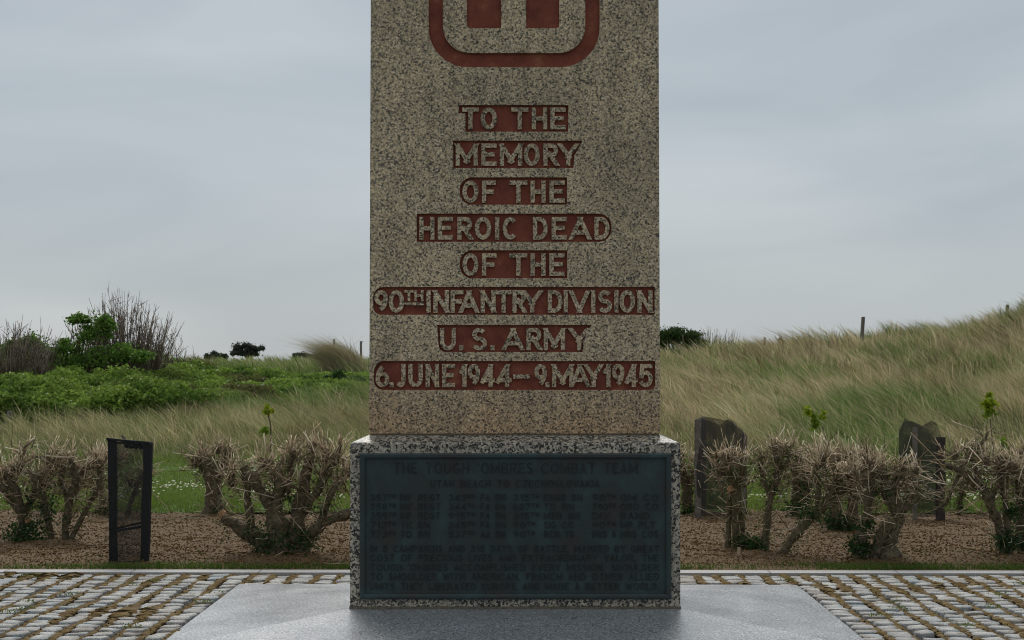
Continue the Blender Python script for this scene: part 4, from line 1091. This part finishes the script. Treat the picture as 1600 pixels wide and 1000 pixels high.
pollard('pollarded shrub cut off by the right edge of the picture', 868,
  [[(1602,869,13),(1598,805,10),(1602,752,7)],[(1618,868,9),(1622,800,8),(1632,745,6)],[(1598,805,6),(1588,765,5),(1592,728,4)]],
  [(1602,728,28,60),(1625,722,28,50),(1648,730,26,45),(1590,715,22,45),(1612,755,24,35)], ivy=[(1602,850,22,420)], thin=130, seed=13)
pollard('low pollarded shrub behind the crooked branch, left of the far right shrubs', 806,
  [[(1497,806,4),(1500,770,4),(1504,735,4)]], [(1512,722,18,30),(1530,712,22,30)], ivy=[(1500,795,8,20)], thin=40, seed=14)

# loose sticks on the soil
def stick(pts, D, r, label):
    m = MB(); m.tube([(wx(a, D), D+i*.01, max(wz(b, D), .015)) for i, (a, b) in enumerate(pts)], [r*(1-.15*i) for i in range(len(pts))], 6, True, .1)
    o = m.build('stick', M['chipwood']); tag(o, label, 'stick')
M['chipwood'] = simple('pale_dead_wood', (.40,.30,.20), .85, 40, .3)
stick([(410,884),(425,872),(442,862),(436,870)], 14.0, .006, 'pale forked stick lying in front of the largest shrub stump')
stick([(1154,873),(1155,855)], gd(874), .016, 'short pale stub standing in the soil at the foot of the slender shrub')
stick([(238,770),(258,790),(268,806)], 18, .005, 'thin pale stick at the lawn edge right of the black guard')
stick([(545,880),(520,884),(505,880)], gd(884), .005, 'thin pale stick on the soil beside the pedestal')
stick([(1530,780),(1500,800),(1478,806)], 17, .006, 'thin stick leaning over the soil right of the black netting')

# ------------------------------------------------------------------ saplings with fresh leaves
def sapling(stem, clusters, D, label):
    x0 = wx(stem[0][0], D); t = empty('sapling', (x0, D, 0)); tag(t, label, 'sapling', 'young shoots with fresh yellow green leaves')
    m = MB(); pts = [(x0-.01, D, -.02)]+[(wx(a, D), D, wz(b, D)) for a, b in stem]; m.tube(pts, [.012]+[.007]*len(stem), 6); m.build('stem', M['bark'], t, True)
    for (px, py, sp, cnt, bright) in clusters:
        k = D/F; P = crown_pts(wx(px, D), D, wz(py, D), sp*k, sp*k*.7, sp*k*1.1, int(cnt*1.5), 9, int(px)); cnt = int(cnt*1.5)
        c = lerpc((.14,.24,.015), (.50,.55,.04) if bright else (.22,.33,.04), rng.random(cnt))
        o = link('leaf_cluster', leaves('leaf_cluster', P, rng.uniform(.028, .055, cnt), c, .7, .6), M['leaf'], t)
sapling([(421,760),(423,700),(423,665),(419,648)], [(418,640,10,75,1),(413,672,10,60,0)], 17.6, 'sapling with a yellow green leaf tuft above the large shrub left of the monument')
sapling([(1300,770),(1295,700),(1285,665)], [(1264,642,11,60,1),(1273,655,13,80,0),(1286,648,8,40,1),(1272,664,9,40,0)], 17.6, 'sapling with a slanting bright green leaf tuft above the shrubs right of the monument')
sapling([(1548,770),(1552,700),(1547,655)], [(1547,628,17,190,1),(1547,642,12,90,0),(1566,694,14,60,0)], 17.6, 'sapling with a round bright green leaf head at the far right')

# ------------------------------------------------------------------ tree guards
def bar(t, a, b, w, mat, name, dp=None):
    a = Vector(a); b = Vector(b); d = (b-a).normalized(); m = MB()
    ref = Vector((0, 1, 0)) if abs(d.y) < .9 else Vector((0, 0, 1))
    u = d.cross(ref).normalized(); v = d.cross(u); dp = dp or w; n = 5
    for i in range(n):
        p = a+(b-a)*i/(n-1)+u*random.uniform(-.08, .08)*w
        for su, sv in ((-1,-1),(1,-1),(1,1),(-1,1)): m.v.append(tuple(p+u*su*w/2*random.uniform(.9, 1.1)+v*sv*dp/2))
    for i in range(n-1):
        for k in range(4): m.f.append((i*4+k, i*4+(k+1) % 4, i*4+4+(k+1) % 4, i*4+4+k))
    m.f += [(3,2,1,0), tuple(n*4-4+k for k in range(4))]
    return m.build(name, M[mat], t)
def netpanel(t, corners, name='netting', n=12, wob=.012, mat='net'):
    """bilinear sheet of netting between four corner points, slightly sagging"""
    a, b, c, d = [np.array(v, float) for v in corners]; V = []
    nr = np.cross(b-a, d-a); nr /= np.linalg.norm(nr)
    for i in range(n+1):
        for j in range(n+1):
            u, v = i/n, j/n; p = (a*(1-u)+b*u)*(1-v)+(d*(1-u)+c*u)*v
            wgt = math.sin(math.pi*u)**.5*wob
            V.append(tuple(p+nr*wgt*(float(vnoise(p[0]*9+p[1]*9, p[2]*7, 3))*2-1)))
    Q = [(i*(n+1)+j, (i+1)*(n+1)+j, (i+1)*(n+1)+j+1, i*(n+1)+j+1) for i in range(n) for j in range(n)]
    m = MB(); m.v = V; m.f = Q; return m.build(name, M[mat], t)
# 1: black cage on the left
D = gd(880); t = empty('tree_guard', (wx(200, D), D, 0)); tag(t, 'tall black box shaped tree guard wrapped in netting on the left of the bed', 'tree guard', 'tree guards with black netting')
k = D/F
def cg(px, py, dy): return (wx(px, D+dy), D+dy, wz(py, D+dy))
FL0, FL1 = cg(172, 880, 0), cg(168, 686, 0); FR0, FR1 = cg(226, 878, -.02), cg(231, 692, -.02)
BL0, BL1 = cg(181, 868, .34), cg(181, 692, .34); BR0, BR1 = cg(232, 866, .33), cg(236, 692, .33)
bar(t, (FL0[0]+.028, FL0[1]+.01, FL0[2]-.02), (FL1[0]+.038, FL1[1]+.01, FL1[2]), .072, 'blackframe', 'post', .02)
bar(t, (FR0[0], FR0[1]+.01, FR0[2]-.02), (FR1[0]-.005, FR1[1]+.01, FR1[2]), .068, 'blackframe', 'post', .02)
bar(t, (BL0[0], BL0[1], -.03), BL1, .022, 'blackframe', 'post'); bar(t, (BR0[0]-.005, BR0[1], -.03), BR1, .03, 'blackframe', 'post')
bar(t, FL1, FR1, .018, 'blackframe', 'top_rail'); bar(t, BL1, BR1, .02, 'blackframe', 'top_rail'); bar(t, FR1, BR1, .02, 'blackframe', 'top_rail'); bar(t, FL1, BL1, .02, 'blackframe', 'top_rail')
bar(t, cg(172, 831, 0), cg(228, 822, 0), .022, 'blackframe', 'cross_rail', .012); bar(t, cg(180, 826, .33), cg(232, 814, .33), .018, 'blackframe', 'cross_rail', .012)
bar(t, cg(171, 879, -.01), cg(228, 877, -.03), .02, 'blackframe', 'bottom_rail')
netpanel(t, (FL0, FR0, FR1, FL1)); netpanel(t, (BL0, BR0, BR1, BL1)); netpanel(t, (FR0, BR0, BR1, FR1)); netpanel(t, (BL0, FL0, FL1, BL1))
m = MB(); q = crown_pts(wx(206, D), D+.16, wz(697, D), .085, .10, .03, 900, 6, 5)
o = link('bunched_net', leaves('bunched_net', q, np.full(900, .03), np.tile(np.array((.012,.012,.013)), (900, 1)), .8, .8), M['chip'], t)
bar(t, cg(198, 690, .1), cg(190, 680, .05), .014, 'wood', 'tie_stub')
# 2 and 3: three posts with a dark net curtain
def guard(label, posts, top, D, mats):
    t = empty('tree_guard', (wx(sum(p[0] for p in posts)/len(posts), D), D, 0)); tag(t, label, 'tree guard', 'tree guards with black netting')
    for (px, pyt, pyb, w, dy), mt in zip(posts, mats): bar(t, (wx(px, D), D+dy, min(0, wz(pyb, D))-.03), (wx(px+1, D), D+dy, wz(pyt, D)), w*D/F, mt, 'post')
    for (a, b) in zip(top[:-1], top[1:]):
        netpanel(t, ((wx(a[0], D), D+a[2], wz(a[3], D)), (wx(b[0], D), D+b[2], wz(b[3], D)), (wx(b[0], D), D+b[2], wz(b[1], D)), (wx(a[0], D), D+a[2], wz(a[1], D))), n=6, wob=.02, mat='net2')
guard('leaning tree guard of grey stakes and dark netting just right of the monument', [(1090,655,814,9,0),(1104,654,800,7,.3),(1163,678,805,8,.05)],
      [(1085,657,-.02,806),(1096,654,-.03,806),(1108,658,-.02,806),(1125,664,-.02,806),(1138,654,0,806),(1145,656,0,806),(1157,668,.02,806),(1168,682,.04,800),(1150,660,.32,800),(1106,652,.34,800),(1085,657,-.02,806)], 17.7, ['wood','wood','wood'])
guard('tall tree guard of dark netting round two stakes at the right of the bed', [(1428,668,818,6.5,-.03),(1470,683,812,12,.03)],
      [(1406,680,.05,760),(1413,660,.03,770),(1425,658,.0,806),(1440,665,-.02,808),(1455,657,-.02,808),(1463,662,.0,808),(1473,684,.04,808),(1478,705,.08,806),(1462,672,.34,800),(1425,655,.34,800),(1406,680,.05,780)], 17.7, ['wood','darkwood'])
